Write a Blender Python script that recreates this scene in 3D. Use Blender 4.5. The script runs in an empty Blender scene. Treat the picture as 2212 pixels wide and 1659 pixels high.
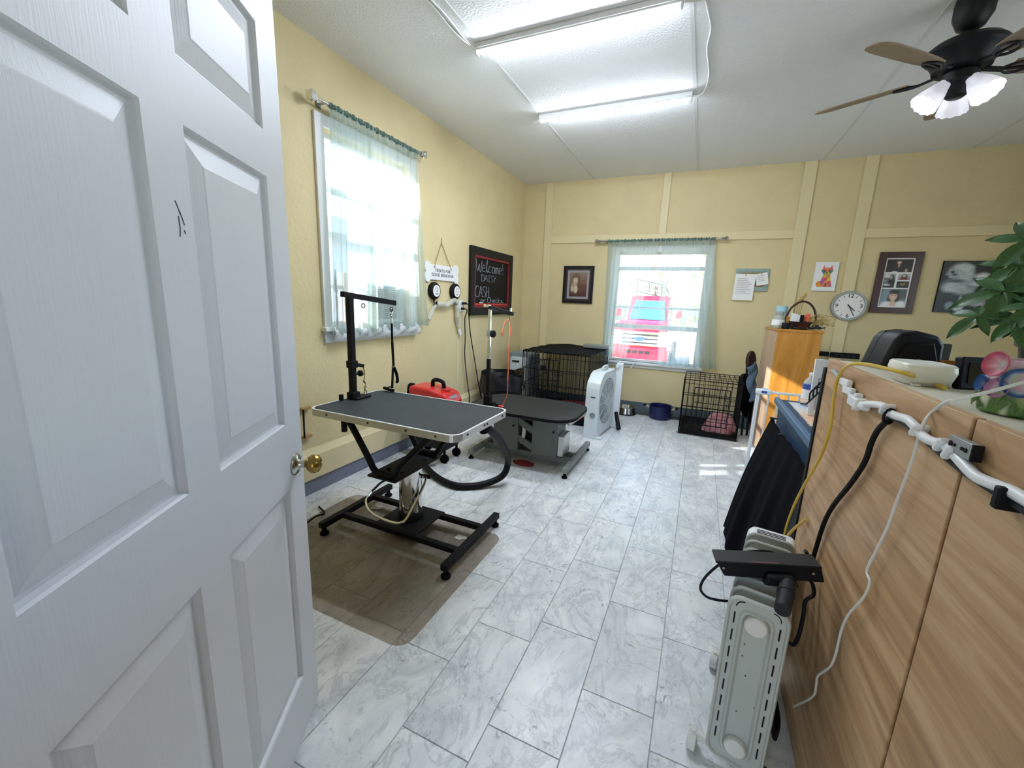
import bpy, bmesh, math, random
from mathutils import Vector as V, Matrix
PI = math.pi
random.seed(7)
C = bpy.context.scene.collection
S = bpy.context.scene

# ------------------------------------------------------------------ camera
CAM = V((0, 0, 1.45)); FPX = 893.4
def _axes(a, b, g):
    f = V((math.sin(a)*math.cos(b), math.cos(a)*math.cos(b), math.sin(b)))
    r = V((math.cos(a), -math.sin(a), 0)); u = r.cross(f)
    return r*math.cos(g)+u*math.sin(g), u*math.cos(g)-r*math.sin(g), f
CR, CU, CF = _axes(-.4196, -.1993, .0377)
cd = bpy.data.cameras.new('camera'); cam = bpy.data.objects.new('camera', cd); C.objects.link(cam)
cd.sensor_width = 36; cd.sensor_fit = 'HORIZONTAL'; cd.lens = 36*FPX/2212; cd.clip_start = .02
m3 = Matrix((CR, CU, -CF)).transposed(); cam.matrix_world = Matrix.Translation(CAM) @ m3.to_4x4()
S.camera = cam
def at(px, py, ax, v):
    """point of the room seen at a pixel of the photograph, on the plane axis ax = v"""
    d = CF*FPX + CR*(px-1106) - CU*(py-829.5)
    return CAM + d*((v-CAM[ax])/d[ax])

# ------------------------------------------------------------------ world, sun, exposure
w = bpy.data.worlds.new('sky'); S.world = w; w.use_nodes = True
nt = w.node_tree; bg = nt.nodes['Background']
sky = nt.nodes.new('ShaderNodeTexSky'); sky.sky_type = 'NISHITA'; sky.sun_disc = False
sky.sun_elevation = math.radians(32); sky.sun_rotation = math.radians(240); sky.dust_density = 1.5
nt.links.new(sky.outputs[0], bg.inputs[0]); bg.inputs[1].default_value = .25
sl = bpy.data.lights.new('sun', 'SUN'); so = bpy.data.objects.new('sun', sl); C.objects.link(so)
sl.energy = 7; sl.angle = .009; sl.color = (1, .95, .88)
so.rotation_euler = V((1.98, 1.12, -1)).to_track_quat('-Z', 'Y').to_euler(); so.location = (-8, -2, 6)
vs = S.view_settings; vs.view_transform = 'Standard'; vs.look = 'None'; vs.gamma = 1; vs.use_curve_mapping = False
vs.exposure = 2.25
S.cycles.use_denoising = True; S.cycles.max_bounces = 10; S.cycles.transparent_max_bounces = 24
S.cycles.sample_clamp_indirect = 6; S.cycles.caustics_reflective = False; S.cycles.caustics_refractive = False

# ------------------------------------------------------------------ materials
def lin(h):
    h = h.lstrip('#'); c = [int(h[i:i+2], 16)/255 for i in (0, 2, 4)]
    return tuple(x/12.92 if x <= .04045 else ((x+.055)/1.055)**2.4 for x in c)+(1,)
MATS = {}
def mat(name, col, rough=.5, metal=0, bump=0, bscale=60, vary=0, vscale=8, emit=0, ecol=None, spec=.5, stretch=(1, 1, 1), alpha=1, coat=0):
    if name in MATS: return MATS[name]
    m = bpy.data.materials.new(name); m.use_nodes = True; n = m.node_tree.nodes; L = m.node_tree.links
    b = n['Principled BSDF']; c = lin(col)
    b.inputs['Base Color'].default_value = c; b.inputs['Roughness'].default_value = rough
    b.inputs['Metallic'].default_value = metal; b.inputs['Specular IOR Level'].default_value = spec
    b.inputs['Coat Weight'].default_value = coat
    b.inputs['Alpha'].default_value = alpha
    if emit:
        b.inputs['Emission Color'].default_value = lin(ecol or col); b.inputs['Emission Strength'].default_value = emit
    if bump or vary:
        tc = n.new('ShaderNodeTexCoord'); mp = n.new('ShaderNodeMapping'); mp.inputs['Scale'].default_value = stretch
        L.new(tc.outputs['Object'], mp.inputs[0])
        if bump:
            t = n.new('ShaderNodeTexNoise'); t.inputs['Scale'].default_value = bscale; t.inputs['Detail'].default_value = 4
            bp = n.new('ShaderNodeBump'); bp.inputs['Strength'].default_value = bump; bp.inputs['Distance'].default_value = .01
            L.new(mp.outputs[0], t.inputs[0]); L.new(t.outputs[0], bp.inputs['Height']); L.new(bp.outputs[0], b.inputs['Normal'])
        if vary:
            t = n.new('ShaderNodeTexNoise'); t.inputs['Scale'].default_value = vscale; t.inputs['Detail'].default_value = 5
            mx = n.new('ShaderNodeMix'); mx.data_type = 'RGBA'
            L.new(mp.outputs[0], t.inputs[0])
            rp = n.new('ShaderNodeMapRange'); rp.inputs[1].default_value = .3; rp.inputs[2].default_value = .7
            L.new(t.outputs[0], rp.inputs[0]); L.new(rp.outputs[0], mx.inputs[0])
            mx.inputs[6].default_value = tuple(x*(1-vary) for x in c[:3])+(1,); mx.inputs[7].default_value = tuple(min(1, x*(1+vary*.5)) for x in c[:3])+(1,)
            L.new(mx.outputs[2], b.inputs['Base Color'])
    MATS[name] = m; return m
def wood_mat(name, c0, c1, c2, scale=(6, 6, .6), rough=.45, rot=(0, 0, 0), dist=2.0, bump=.05):
    m = bpy.data.materials.new(name); m.use_nodes = True; n = m.node_tree.nodes; L = m.node_tree.links
    b = n['Principled BSDF']; b.inputs['Roughness'].default_value = rough
    tc = n.new('ShaderNodeTexCoord'); mp = n.new('ShaderNodeMapping'); mp.inputs['Scale'].default_value = scale; mp.inputs['Rotation'].default_value = rot
    mp.vector_type = 'TEXTURE' if False else 'POINT'
    L.new(tc.outputs['Object'], mp.inputs[0])
    t = n.new('ShaderNodeTexNoise'); t.inputs['Scale'].default_value = 1.6; t.inputs['Detail'].default_value = 7; t.inputs['Distortion'].default_value = dist
    t.inputs['Roughness'].default_value = .62
    L.new(mp.outputs[0], t.inputs[0])
    r = n.new('ShaderNodeValToRGB'); e = r.color_ramp.elements
    e[0].position = .28; e[0].color = lin(c0); e[1].position = .72; e[1].color = lin(c2)
    k = e.new(.5); k.color = lin(c1)
    L.new(t.outputs[0], r.inputs[0]); L.new(r.outputs[0], b.inputs['Base Color'])
    bp = n.new('ShaderNodeBump'); bp.inputs['Strength'].default_value = bump; bp.inputs['Distance'].default_value = .005
    L.new(t.outputs[0], bp.inputs['Height']); L.new(bp.outputs[0], b.inputs['Normal'])
    MATS[name] = m; return m
def print_mat():
    if 'print' in MATS: return MATS['print']
    m = bpy.data.materials.new('print'); m.use_nodes = True; n = m.node_tree.nodes
    a = n.new('ShaderNodeVertexColor'); a.layer_name = 'ink'
    b = n['Principled BSDF']; b.inputs['Roughness'].default_value = .35
    m.node_tree.links.new(a.outputs[0], b.inputs['Base Color']); MATS['print'] = m; return m
def marble_mat():
    m = bpy.data.materials.new('marble_vinyl'); m.use_nodes = True; n = m.node_tree.nodes; L = m.node_tree.links
    b = n['Principled BSDF']; b.inputs['Roughness'].default_value = .3; b.inputs['Specular IOR Level'].default_value = .45
    tc = n.new('ShaderNodeTexCoord'); oi = n.new('ShaderNodeObjectInfo')
    mul = n.new('ShaderNodeVectorMath'); mul.operation = 'MULTIPLY_ADD'
    mul.inputs[1].default_value = (37, 91, 53); L.new(oi.outputs['Random'], mul.inputs[0]); L.new(tc.outputs['Object'], mul.inputs[2])
    def noise(sc, det, dis, ro=.55, st=(1, 1, 1)):
        mp = n.new('ShaderNodeMapping'); mp.inputs['Scale'].default_value = st; L.new(mul.outputs[0], mp.inputs[0])
        t = n.new('ShaderNodeTexNoise'); t.inputs['Scale'].default_value = sc; t.inputs['Detail'].default_value = det; t.inputs['Distortion'].default_value = dis; t.inputs['Roughness'].default_value = ro
        L.new(mp.outputs[0], t.inputs[0]); return t.outputs[0]
    def ramp(src, stops):
        r = n.new('ShaderNodeValToRGB'); e = r.color_ramp.elements
        while len(e) < len(stops): e.new(.5)
        for q, (p, c) in zip(e, stops): q.position = p; q.color = lin(c)
        L.new(src, r.inputs[0]); return r.outputs[0]
    def mix(f, a, c2, mode='MIX'):
        x = n.new('ShaderNodeMix'); x.data_type = 'RGBA'; x.blend_type = mode
        if isinstance(f, float): x.inputs[0].default_value = f
        else: L.new(f, x.inputs[0])
        L.new(a, x.inputs[6])
        if isinstance(c2, str): x.inputs[7].default_value = lin(c2)
        else: L.new(c2, x.inputs[7])
        return x.outputs[2]
    base = ramp(noise(6, 10, .8, .68, (1, .6, 1)), [(.3, '#bcc2c3'), (.45, '#d4d8d8'), (.6, '#e6e8e6'), (.75, '#f2f2ee')])
    warm = ramp(noise(3.2, 4, .6), [(.5, '#000000'), (.72, '#8a8a8a')])
    base = mix(warm, base, '#d4cbb8')
    vein = ramp(noise(5.2, 9, 1.3, .66, (1, .5, 1)), [(.468, '#000000'), (.494, '#a8a8a8'), (.502, '#a8a8a8'), (.53, '#000000')])
    base = mix(vein, base, '#93999a')
    fleck = ramp(noise(24, 8, 1.4, .68), [(.56, '#000000'), (.65, '#d8d8d8')])
    gate = ramp(noise(3.4, 4, .8), [(.47, '#000000'), (.62, '#ffffff')])
    fl = mix(1.0, fleck, gate, 'MULTIPLY')
    base = mix(fl, base, '#65645b')
    L.new(base, b.inputs['Base Color'])
    tn = n.new('ShaderNodeTexNoise'); tn.inputs['Scale'].default_value = 30; L.new(tc.outputs['Object'], tn.inputs[0])
    bp = n.new('ShaderNodeBump'); bp.inputs['Strength'].default_value = .12; bp.inputs['Distance'].default_value = .004
    L.new(tn.outputs[0], bp.inputs['Height']); L.new(bp.outputs[0], b.inputs['Normal'])
    return m
def sheer_mat(name, col, trans=.42, tl=.5):
    m = bpy.data.materials.new(name); m.use_nodes = True; n = m.node_tree.nodes; L = m.node_tree.links
    n.remove(n['Principled BSDF']); o = n['Material Output']
    d = n.new('ShaderNodeBsdfDiffuse'); t = n.new('ShaderNodeBsdfTranslucent'); p = n.new('ShaderNodeBsdfTransparent')
    d.inputs[0].default_value = lin(col); t.inputs[0].default_value = lin(col); p.inputs[0].default_value = (.97, 1, .985, 1)
    a = n.new('ShaderNodeMixShader'); a.inputs[0].default_value = tl; L.new(d.outputs[0], a.inputs[1]); L.new(t.outputs[0], a.inputs[2])
    k = n.new('ShaderNodeMixShader'); k.inputs[0].default_value = trans; L.new(a.outputs[0], k.inputs[1]); L.new(p.outputs[0], k.inputs[2])
    L.new(k.outputs[0], o.inputs[0]); MATS[name] = m; return m
def glass_mat(name, tint=(.96, .98, 1, 1), gloss=.08):
    m = bpy.data.materials.new(name); m.use_nodes = True; n = m.node_tree.nodes; L = m.node_tree.links
    n.remove(n['Principled BSDF']); o = n['Material Output']
    p = n.new('ShaderNodeBsdfTransparent'); p.inputs[0].default_value = tint
    g = n.new('ShaderNodeBsdfGlossy'); g.inputs['Roughness'].default_value = .03
    k = n.new('ShaderNodeMixShader'); k.inputs[0].default_value = gloss; L.new(p.outputs[0], k.inputs[1]); L.new(g.outputs[0], k.inputs[2])
    L.new(k.outputs[0], o.inputs[0]); MATS[name] = m; return m

def shade_mat():
    m = bpy.data.materials.new('lamp_shade'); m.use_nodes = True; n = m.node_tree.nodes; L = m.node_tree.links
    b = n['Principled BSDF']; o = n['Material Output']; b.inputs['Base Color'].default_value = lin('#f2f2f6'); b.inputs['Roughness'].default_value = .3
    b.inputs['Emission Color'].default_value = lin('#eeeeff'); b.inputs['Emission Strength'].default_value = .075
    p = n.new('ShaderNodeBsdfTransparent'); t = n.new('ShaderNodeBsdfTranslucent'); t.inputs[0].default_value = (.9, .9, .95, 1)
    k = n.new('ShaderNodeMixShader'); k.inputs[0].default_value = .05; L.new(b.outputs[0], k.inputs[1]); L.new(p.outputs[0], k.inputs[2])
    L.new(k.outputs[0], o.inputs[0]); return m

# ------------------------------------------------------------------ building helpers
class MB:
    def __init__(s): s.v = []; s.f = []; s.c = {}
    def add(s, vs, fs):
        o = len(s.v); s.v += [V(x) for x in vs]; s.f += [tuple(i+o for i in f) for f in fs]; return s
    def box(s, a, b, M=None):
        x0, y0, z0 = a; x1, y1, z1 = b
        vs = [V((x, y, z)) for z in (z0, z1) for x, y in ((x0, y0), (x1, y0), (x1, y1), (x0, y1))]
        if M is not None: vs = [M @ p for p in vs]
        return s.add(vs, [(3, 2, 1, 0), (4, 5, 6, 7), (0, 1, 5, 4), (1, 2, 6, 5), (2, 3, 7, 6), (3, 0, 4, 7)])
    def cbox(s, c, d, M=None):
        c = V(c); d = V(d)/2
        if M is None: return s.box(c-d, c+d)
        return s.box(-d, d, Matrix.Translation(c) @ M.to_4x4())
    def bar(s, p, q, w, h=None, up=(0, 0, 1)):
        p = V(p); q = V(q); h = h or w; d = (q-p); l = d.length; d.normalize(); u = V(up)
        if abs(d.dot(u)) > .98: u = V((0, 1, 0)) if abs(d.y) < .9 else V((1, 0, 0))
        r = d.cross(u).normalized(); u = r.cross(d)
        vs = [c+r*w/2*a+u*h/2*b for c in (p, q) for a, b in ((-1, -1), (1, -1), (1, 1), (-1, 1))]
        return s.add(vs, [(3, 2, 1, 0), (4, 5, 6, 7), (0, 1, 5, 4), (1, 2, 6, 5), (2, 3, 7, 6), (3, 0, 4, 7)])
    def cyl(s, p, q, r0, r1=None, n=16, caps=True):
        p = V(p); q = V(q); r1 = r0 if r1 is None else r1; d = (q-p).normalized()
        u = V((0, 0, 1)) if abs(d.z) < .9 else V((1, 0, 0)); a = d.cross(u).normalized(); b = d.cross(a)
        vs = [c+(a*math.cos(t)+b*math.sin(t))*r for c, r in ((p, r0), (q, r1)) for t in [2*PI*i/n for i in range(n)]]
        fs = [(i, n+i, n+(i+1) % n, (i+1) % n) for i in range(n)]
        if caps: fs += [tuple(range(n)), tuple(range(2*n-1, n-1, -1))]
        return s.add(vs, fs)
    def tube(s, pts, r, n=8, sub=6, closed=False, smooth=True):
        P = [V(p) for p in pts]
        if smooth and len(P) > 2:
            Q = []; k = len(P)
            for i in range(k if closed else k-1):
                p0 = P[(i-1) % k] if closed or i > 0 else P[0]*2-P[1]; p1 = P[i]; p2 = P[(i+1) % k]
                p3 = P[(i+2) % k] if closed or i+2 < k else P[-1]*2-P[-2]
                for j in range(sub):
                    t = j/sub
                    Q.append(.5*((2*p1)+(p2-p0)*t+(2*p0-5*p1+4*p2-p3)*t*t+(3*p1-p0-3*p2+p3)*t**3))
            if not closed: Q.append(P[-1])
            P = Q
        k = len(P); vs = []; a = None
        for i in range(k):
            if closed: d = P[(i+1) % k]-P[i-1]
            else: d = P[min(i+1, k-1)]-P[max(i-1, 0)]
            if d.length < 1e-9: d = V((0, 0, 1))
            d.normalize()
            if a is None:
                u = V((0, 0, 1)) if abs(d.z) < .9 else V((1, 0, 0)); a = d.cross(u).normalized()
            else:
                a = a-d*a.dot(d)
                a = a.normalized() if a.length > 1e-6 else d.cross(V((.3, .5, .8))).normalized()
            b = d.cross(a); rr = r[min(i*len(r)//k, len(r)-1)] if isinstance(r, (list, tuple)) else r
            vs += [P[i]+(a*math.cos(2*PI*j/n)+b*math.sin(2*PI*j/n))*rr for j in range(n)]
        fs = []
        for i in range(k if closed else k-1):
            for j in range(n):
                A = i*n+j; B = i*n+(j+1) % n; D = ((i+1) % k)*n+j; E = ((i+1) % k)*n+(j+1) % n
                fs.append((A, B, E, D))
        if not closed: fs += [tuple(range(n-1, -1, -1)), tuple(range((k-1)*n, k*n))]
        return s.add(vs, fs)
    def lathe(s, prof, c=(0, 0, 0), n=24, axis=(0, 0, 1), capb=True, capt=True, squash=1):
        c = V(c); d = V(axis).normalized(); u = V((0, 0, 1)) if abs(d.z) < .9 else V((1, 0, 0)); a = d.cross(u).normalized(); b = d.cross(a)
        vs = [c+d*z+(a*math.cos(2*PI*i/n)+b*math.sin(2*PI*i/n)*squash)*r for r, z in prof for i in range(n)]
        fs = [(k*n+i, k*n+(i+1) % n, (k+1)*n+(i+1) % n, (k+1)*n+i) for k in range(len(prof)-1) for i in range(n)]
        fs = [tuple(reversed(f)) for f in fs] if d.z < -.9 else fs
        if capb: fs.append(tuple(range(n-1, -1, -1)))
        if capt: fs.append(tuple(range((len(prof)-1)*n, len(prof)*n)))
        return s.add(vs, fs)
    def prism(s, poly, o, ux, uy, h):
        """poly in the plane o + x*ux + y*uy, thickened by vector h"""
        o = V(o); ux = V(ux); uy = V(uy); h = V(h); n = len(poly)
        vs = [o+ux*x+uy*y for x, y in poly]; vs += [p+h for p in vs]
        return s.add(vs, [tuple(range(n-1, -1, -1)), tuple(range(n, 2*n))]+[(i, (i+1) % n, n+(i+1) % n, n+i) for i in range(n)])
    def ball(s, c, r, n=12, m=8, sc=(1, 1, 1)):
        c = V(c); vs = [c+V((0, 0, -r*sc[2]))]
        for j in range(1, m):
            t = -PI/2+PI*j/m
            vs += [c+V((r*math.cos(t)*math.cos(2*PI*i/n)*sc[0], r*math.cos(t)*math.sin(2*PI*i/n)*sc[1], r*math.sin(t)*sc[2])) for i in range(n)]
        vs.append(c+V((0, 0, r*sc[2]))); L = len(vs)-1
        fs = [(0, 1+(i+1) % n, 1+i) for i in range(n)]+[(L, L-n+i, L-n+(i+1) % n) for i in range(n)]
        fs += [(1+j*n+i, 1+j*n+(i+1) % n, 1+(j+1)*n+(i+1) % n, 1+(j+1)*n+i) for j in range(m-2) for i in range(n)]
        return s.add(vs, fs)
    def grid(s, fn, nu, nv, closed=False):
        vs = [fn(i/nu, j/nv) for j in range(nv+1) for i in range(nu+1)]
        return s.add(vs, [(j*(nu+1)+i, j*(nu+1)+i+1, (j+1)*(nu+1)+i+1, (j+1)*(nu+1)+i) for j in range(nv) for i in range(nu)])
    def build(s, name, m, parent=None, bevel=0, smooth=False, local=False, seg=2, solid=0, fix=True):
        me = bpy.data.meshes.new(name)
        pts = s.v
        if parent is not None and not local:
            iv = WM[parent.name].inverted(); pts = [iv @ p for p in s.v]
        me.from_pydata([tuple(p) for p in pts], [], s.f)
        if fix:
            bm = bmesh.new(); bm.from_mesh(me); bmesh.ops.recalc_face_normals(bm, faces=bm.faces[:]); bm.to_mesh(me); bm.free()
        me.materials.append(MATS[m] if isinstance(m, str) else m)
        o = bpy.data.objects.new(name, me); C.objects.link(o)
        if parent is not None: o.parent = parent; WM[o.name] = WM[parent.name].copy()
        else: WM[o.name] = Matrix()
        if solid:
            md = o.modifiers.new('solid', 'SOLIDIFY'); md.thickness = solid; md.offset = 0
        if bevel:
            md = o.modifiers.new('bevel', 'BEVEL'); md.width = bevel; md.segments = seg; md.limit_method = 'ANGLE'; md.angle_limit = .6
        if smooth or bevel:
            me.shade_smooth()
            try: me.set_sharp_from_angle(angle=.7)
            except Exception: pass
        return o
WM = {}
def tag(o, label, cat, group=None, kind=None):
    if label: o['label'] = label
    if cat: o['category'] = cat
    if group: o['group'] = group
    if kind: o['kind'] = kind
    return o
def thing(name, label, cat, loc=(0, 0, 0), rz=0, group=None):
    o = bpy.data.objects.new(name, None); C.objects.link(o); o.empty_display_size = .05
    o.location = loc; o.rotation_euler = (0, 0, rz)
    WM[o.name] = Matrix.Translation(V(loc)) @ Matrix.Rotation(rz, 4, 'Z')
    return tag(o, label, cat, group)
def struct(o): o['kind'] = 'structure'; return o
def dup(root, loc, rz=None, label=None):
    r = root.copy(); C.objects.link(r); r.location = loc
    if rz is not None: r.rotation_euler = (0, 0, rz)
    if label: r['label'] = label
    def rec(a, b):
        for ch in list(a.children):
            c = ch.copy(); C.objects.link(c); c.parent = b; rec(ch, c)
    rec(root, r); return r
def painted(name, o, ux, uy, nx, ny, fn, parent=None, h=None):
    """a flat print: a fine grid whose vertex colours are the printed picture"""
    mb = MB(); o = V(o); ux = V(ux); uy = V(uy)
    mb.grid(lambda u, v: o+ux*u+uy*v, nx, ny)
    ob = mb.build(name, print_mat(), parent, fix=False)
    ca = ob.data.color_attributes.new('ink', 'FLOAT_COLOR', 'POINT')
    for j in range(ny+1):
        for i in range(nx+1):
            ca.data[j*(nx+1)+i].color = tuple(fn(i/nx, j/ny))[:3]+(1,)
    return ob
def blobs(bgc, lst):
    """painter: soft ellipses (cx, cy, rx, ry, colour, softness, angle) over a background (bottom, top)"""
    b0, b1 = lin(bgc[0]), lin(bgc[1]); L = [(a[:4], lin(a[4]), a[5] if len(a) > 5 else .2, a[6] if len(a) > 6 else 0) for a in lst]
    def f(u, v):
        c = [x+(y-x)*v for x, y in zip(b0, b1)]
        for (cx, cy, rx, ry), k, sf, an in L:
            dx, dy = u-cx, v-cy; x = dx*math.cos(an)+dy*math.sin(an); y = -dx*math.sin(an)+dy*math.cos(an)
            d = math.hypot(x/rx, y/ry); a = min(1, max(0, (1+sf-d)/(2*sf)))
            if a > 0: c = [p+(q-p)*a for p, q in zip(c, k)]
        return c
    return f
def text(name, body, size, o, ux, uy, m, parent=None, depth=.0006, align='CENTER', shear=0, bold=0, space=1):
    cu = bpy.data.curves.new('t', 'FONT'); cu.body = body; cu.size = size; cu.extrude = depth; cu.align_x = align; cu.align_y = 'CENTER'; cu.shear = shear; cu.offset = bold; cu.space_character = space
    cu.resolution_u = 2
    t = bpy.data.objects.new('t', cu); C.objects.link(t)
    bpy.context.view_layer.update()
    me = bpy.data.meshes.new_from_object(t.evaluated_get(bpy.context.evaluated_depsgraph_get()))
    bpy.data.objects.remove(t); ux = V(ux).normalized(); uy = V(uy).normalized(); uz = ux.cross(uy)
    M = Matrix.Translation(V(o)) @ Matrix((ux, uy, uz)).transposed().to_4x4()
    if parent is not None: M = WM[parent.name].inverted() @ M
    me.transform(M); me.materials.clear(); me.materials.append(MATS[m] if isinstance(m, str) else m); me.name = name
    ob = bpy.data.objects.new(name, me); C.objects.link(ob)
    if parent is not None: ob.parent = parent; WM[ob.name] = WM[parent.name].copy()
    return ob
def rrect(x0, y0, x1, y1, r, n=5):
    P = []
    for cx, cy, a in ((x1-r, y0+r, -PI/2), (x1-r, y1-r, 0), (x0+r, y1-r, PI/2), (x0+r, y0+r, PI)):
        P += [(cx+r*math.cos(a+PI/2*i/n), cy+r*math.sin(a+PI/2*i/n)) for i in range(n+1)]
    return P
def ring(mb, outer, inner, o, ux, uy, h):
    """frame between two outlines of equal count, thickened by h"""
    o = V(o); ux = V(ux); uy = V(uy); h = V(h); n = len(outer)
    A = [o+ux*x+uy*y for x, y in outer]; B = [o+ux*x+uy*y for x, y in inner]
    vs = A+B+[p+h for p in A]+[p+h for p in B]; fs = []
    for i in range(n):
        j = (i+1) % n
        fs += [(i, j, n+j, n+i), (2*n+i, 3*n+i, 3*n+j, 2*n+j), (i, 2*n+i, 2*n+j, j), (n+i, n+j, 3*n+j, 3*n+i)]
    return mb.add(vs, fs)
def slab(mb, us, vs_, holes, o, uu, uv, th):
    """wall slab: grid of cells between us and vs_ with the cells in holes left open, thickness vector th"""
    o = V(o); uu = V(uu); uv = V(uv); th = V(th); nu, nv = len(us), len(vs_)
    P = [o+uu*a+uv*b for b in vs_ for a in us]; N = len(P); vsl = P+[p+th for p in P]; fs = []
    solid = lambda i, j: 0 <= i < nu-1 and 0 <= j < nv-1 and (i, j) not in holes
    ix = lambda i, j: j*nu+i
    for j in range(nv-1):
        for i in range(nu-1):
            if not solid(i, j): continue
            q = (ix(i, j), ix(i+1, j), ix(i+1, j+1), ix(i, j+1))
            fs += [q, tuple(N+k for k in reversed(q))]
            for (di, dj, a, b) in ((-1, 0, 3, 0), (1, 0, 1, 2), (0, -1, 0, 1), (0, 1, 2, 3)):
                if not solid(i+di, j+dj): fs.append((q[b], q[a], N+q[a], N+q[b]))
    return mb.add(vsl, fs)
# ------------------------------------------------------------------ palette
LW, BW, CZ, RW, FW = -2.48, 5.80, 3.06, 3.3, .12
mat('wall_paint', '#d9c99a', .6, bump=.35, bscale=45, vary=.05, vscale=3)
mat('wall_trim', '#dfd1a4', .5, bump=.08, bscale=40)
mat('ceiling_paint', '#eceeed', .85, bump=.5, bscale=70)
mat('ceiling_seam', '#dde0de', .7)
mat('white_paint', '#e6e7e6', .4, bump=.05, bscale=40)
mat('door_white', '#d0d3d7', .42, bump=.06, bscale=26, stretch=(9, 9, .4))
mat('door_white_rail', '#dfe1e3', .42, bump=.06, bscale=26, stretch=(.4, .4, 9))
mat('base_grey', '#73798a', .5, vary=.1)
mat('base_dark', '#59646c', .5, vary=.1); mat('baffle_grey', '#8e9092', .7); mat('joint', '#a9adac', .8)  # grey of the added doorway walls, darkened to cut bounced daylight
mat('strip_dark', '#4a4f50', .6, vary=.2)
mat('black', '#040509', .6, spec=.25); mat('black_soft', '#050609', .85, spec=.15, bump=.1); mat('black_gloss', '#0a0b0e', .2)
mat('liner', '#05060a', .45, bump=.4, bscale=30); mat('charcoal', '#171b1f', .6, spec=.35); mat('black_frame', '#07080c', .5, spec=.3)
mat('rubber', '#2a3035', .62, bump=.5, bscale=160, vary=.22, vscale=9)
mat('rubber_green', '#161d1f', .5, bump=.3, bscale=160, vary=.15, vscale=9)
mat('alu', '#c9cbcb', .3, .9, vary=.1, vscale=14); mat('alu_edge', '#eceded', .4, .3)
mat('chrome', '#e2e2e0', .08, 1); mat('steel', '#bdbbb4', .22, 1); mat('brass', '#a08444', .2, 1)
mat('table_grey', '#6d746f', .5, .1, vary=.08); mat('tray_grey', '#8b8f8b', .5, .3)
mat('white_plastic', '#e3e5e6', .35); mat('offwhite', '#d9dbd4', .4); mat('cool_white', '#cdd6da', .4)
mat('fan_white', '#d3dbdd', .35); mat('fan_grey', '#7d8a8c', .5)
mat('red', '#d3262c', .32, coat=.3); mat('dark_red', '#7c1a22', .6); mat('orange', '#e86a42', .6); mat('yellow', '#d2b03c', .45)
mat('white_cable', '#d9dad4', .5); mat('navy', '#141a4a', .3); mat('navy_cloth', '#030408', .95, spec=.08, bump=.3, bscale=25)
mat('desk_blue', '#23415f', .45, vary=.12, vscale=5); mat('desk_edge', '#4e6d8d', .35)
mat('cream_top', '#d6d0bc', .4, vary=.05); mat('dark_wood', '#321a1c', .35, vary=.2); mat('maroon', '#3a1519', .3)
mat('grey_print', '#9a9a9c', .6); mat('paper', '#f0f0ee', .6); mat('paper2', '#e8e6e0', .6); mat('chalk', '#a4aab0', .9); mat('ink', '#3c4046', .7)
mat('lamp_tube', '#f4f8ff', .4, emit=50, ecol='#e6efff')
mat('fan_black', '#0a0d10', .5, spec=.35); mat('blade', '#8d7a62', .5, vary=.12, vscale=6)
mat('teal_frame', '#93aaa3', .55, vary=.15, vscale=20); mat('pink', '#c98f93', .95, bump=.8, bscale=40, vary=.25, vscale=40)
mat('denim', '#5b7186', .9, bump=.3, vary=.3, vscale=12); mat('leaf', '#3a6433', .38, vary=.3, vscale=14); mat('leaf_pale', '#5d7f4a', .4, vary=.3, vscale=14)
mat('stem', '#6e7d3c', .6); mat('pot_dark', '#26302f', .35, vary=.2, vscale=9); mat('soil', '#2a211a', .9)
mat('twine', '#a98a58', .8); mat('basket', '#3a201c', .6, bump=.5, bscale=60); mat('straw', '#b59a5b', .8)
mat('heater', '#aeb2aa', .42, vary=.03); mat('heater_light', '#d2d0c8', .45)
mat('galv', '#a4aaa8', .4, .4, vary=.1); mat('clear_white', '#dde2e2', .3, alpha=.5)
mat('jar_glass', '#c9cdb8', .1, alpha=.55); mat('water', '#dfe7ea', .1, alpha=.45); mat('label_blue', '#3b55a8', .4); mat('sky_blue', '#a8d6e6', .4)
mat('truck_red', '#d81f33', .22, coat=.5); mat('truck_glass', '#3d6da0', .08, spec=.8); mat('tyre', '#1b1c1f', .8); mat('lens', '#e6ecf2', .12)
mat('siding', '#eef0f2', .7); mat('siding_blue', '#6e93c6', .7); mat('peach', '#f3c8a2', .6); mat('concrete', '#c9c6bf', .9, vary=.15, vscale=2)
mat('tree_green', '#c3c98e', .9, vary=.4, vscale=3); mat('trunk', '#6c5a48', .9, vary=.3)
mat('grey_panel', '#55595b', .45); mat('dish_white', '#dcdcd0', .3); mat('screen', '#0e1216', .15)
mat('neon', '#8d9a96', .5); mat('net', '#dcdccf', .9, alpha=.62, bump=.6, bscale=90)
mat('label_red', '#c43a33', .5); mat('amber', '#c98a2e', .5)
MATS['marble'] = marble_mat(); MATS['lamp_shade'] = shade_mat()
MATS['sheer'] = sheer_mat('sheer', '#cdd8d2', .40, .6); MATS['sheer_dense'] = sheer_mat('sheer_dense', '#7f9c94', .14, .45); MATS['sheer_mid'] = sheer_mat('sheer_mid', '#bccbc5', .28, .6)
MATS['glass'] = glass_mat('glass')
wood_mat('plywood', '#8f6a46', '#b8936a', '#d0b088', (11, .8, 11), .5, (-.62, 0, 0), 1.1)
wood_mat('plywood_edge', '#a98a66', '#b99c78', '#c9ae8c', (5, 5, 5), .6)
wood_mat('cabinet_wood', '#a3671f', '#bf8233', '#cd954a', (4, 4, .7), .4, (0, 0, 0), 1.6)
wood_mat('cabinet_side', '#a98a70', '#b99a80', '#c6a98e', (4, 4, .7), .22, (0, 0, 0), 1.0)

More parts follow.
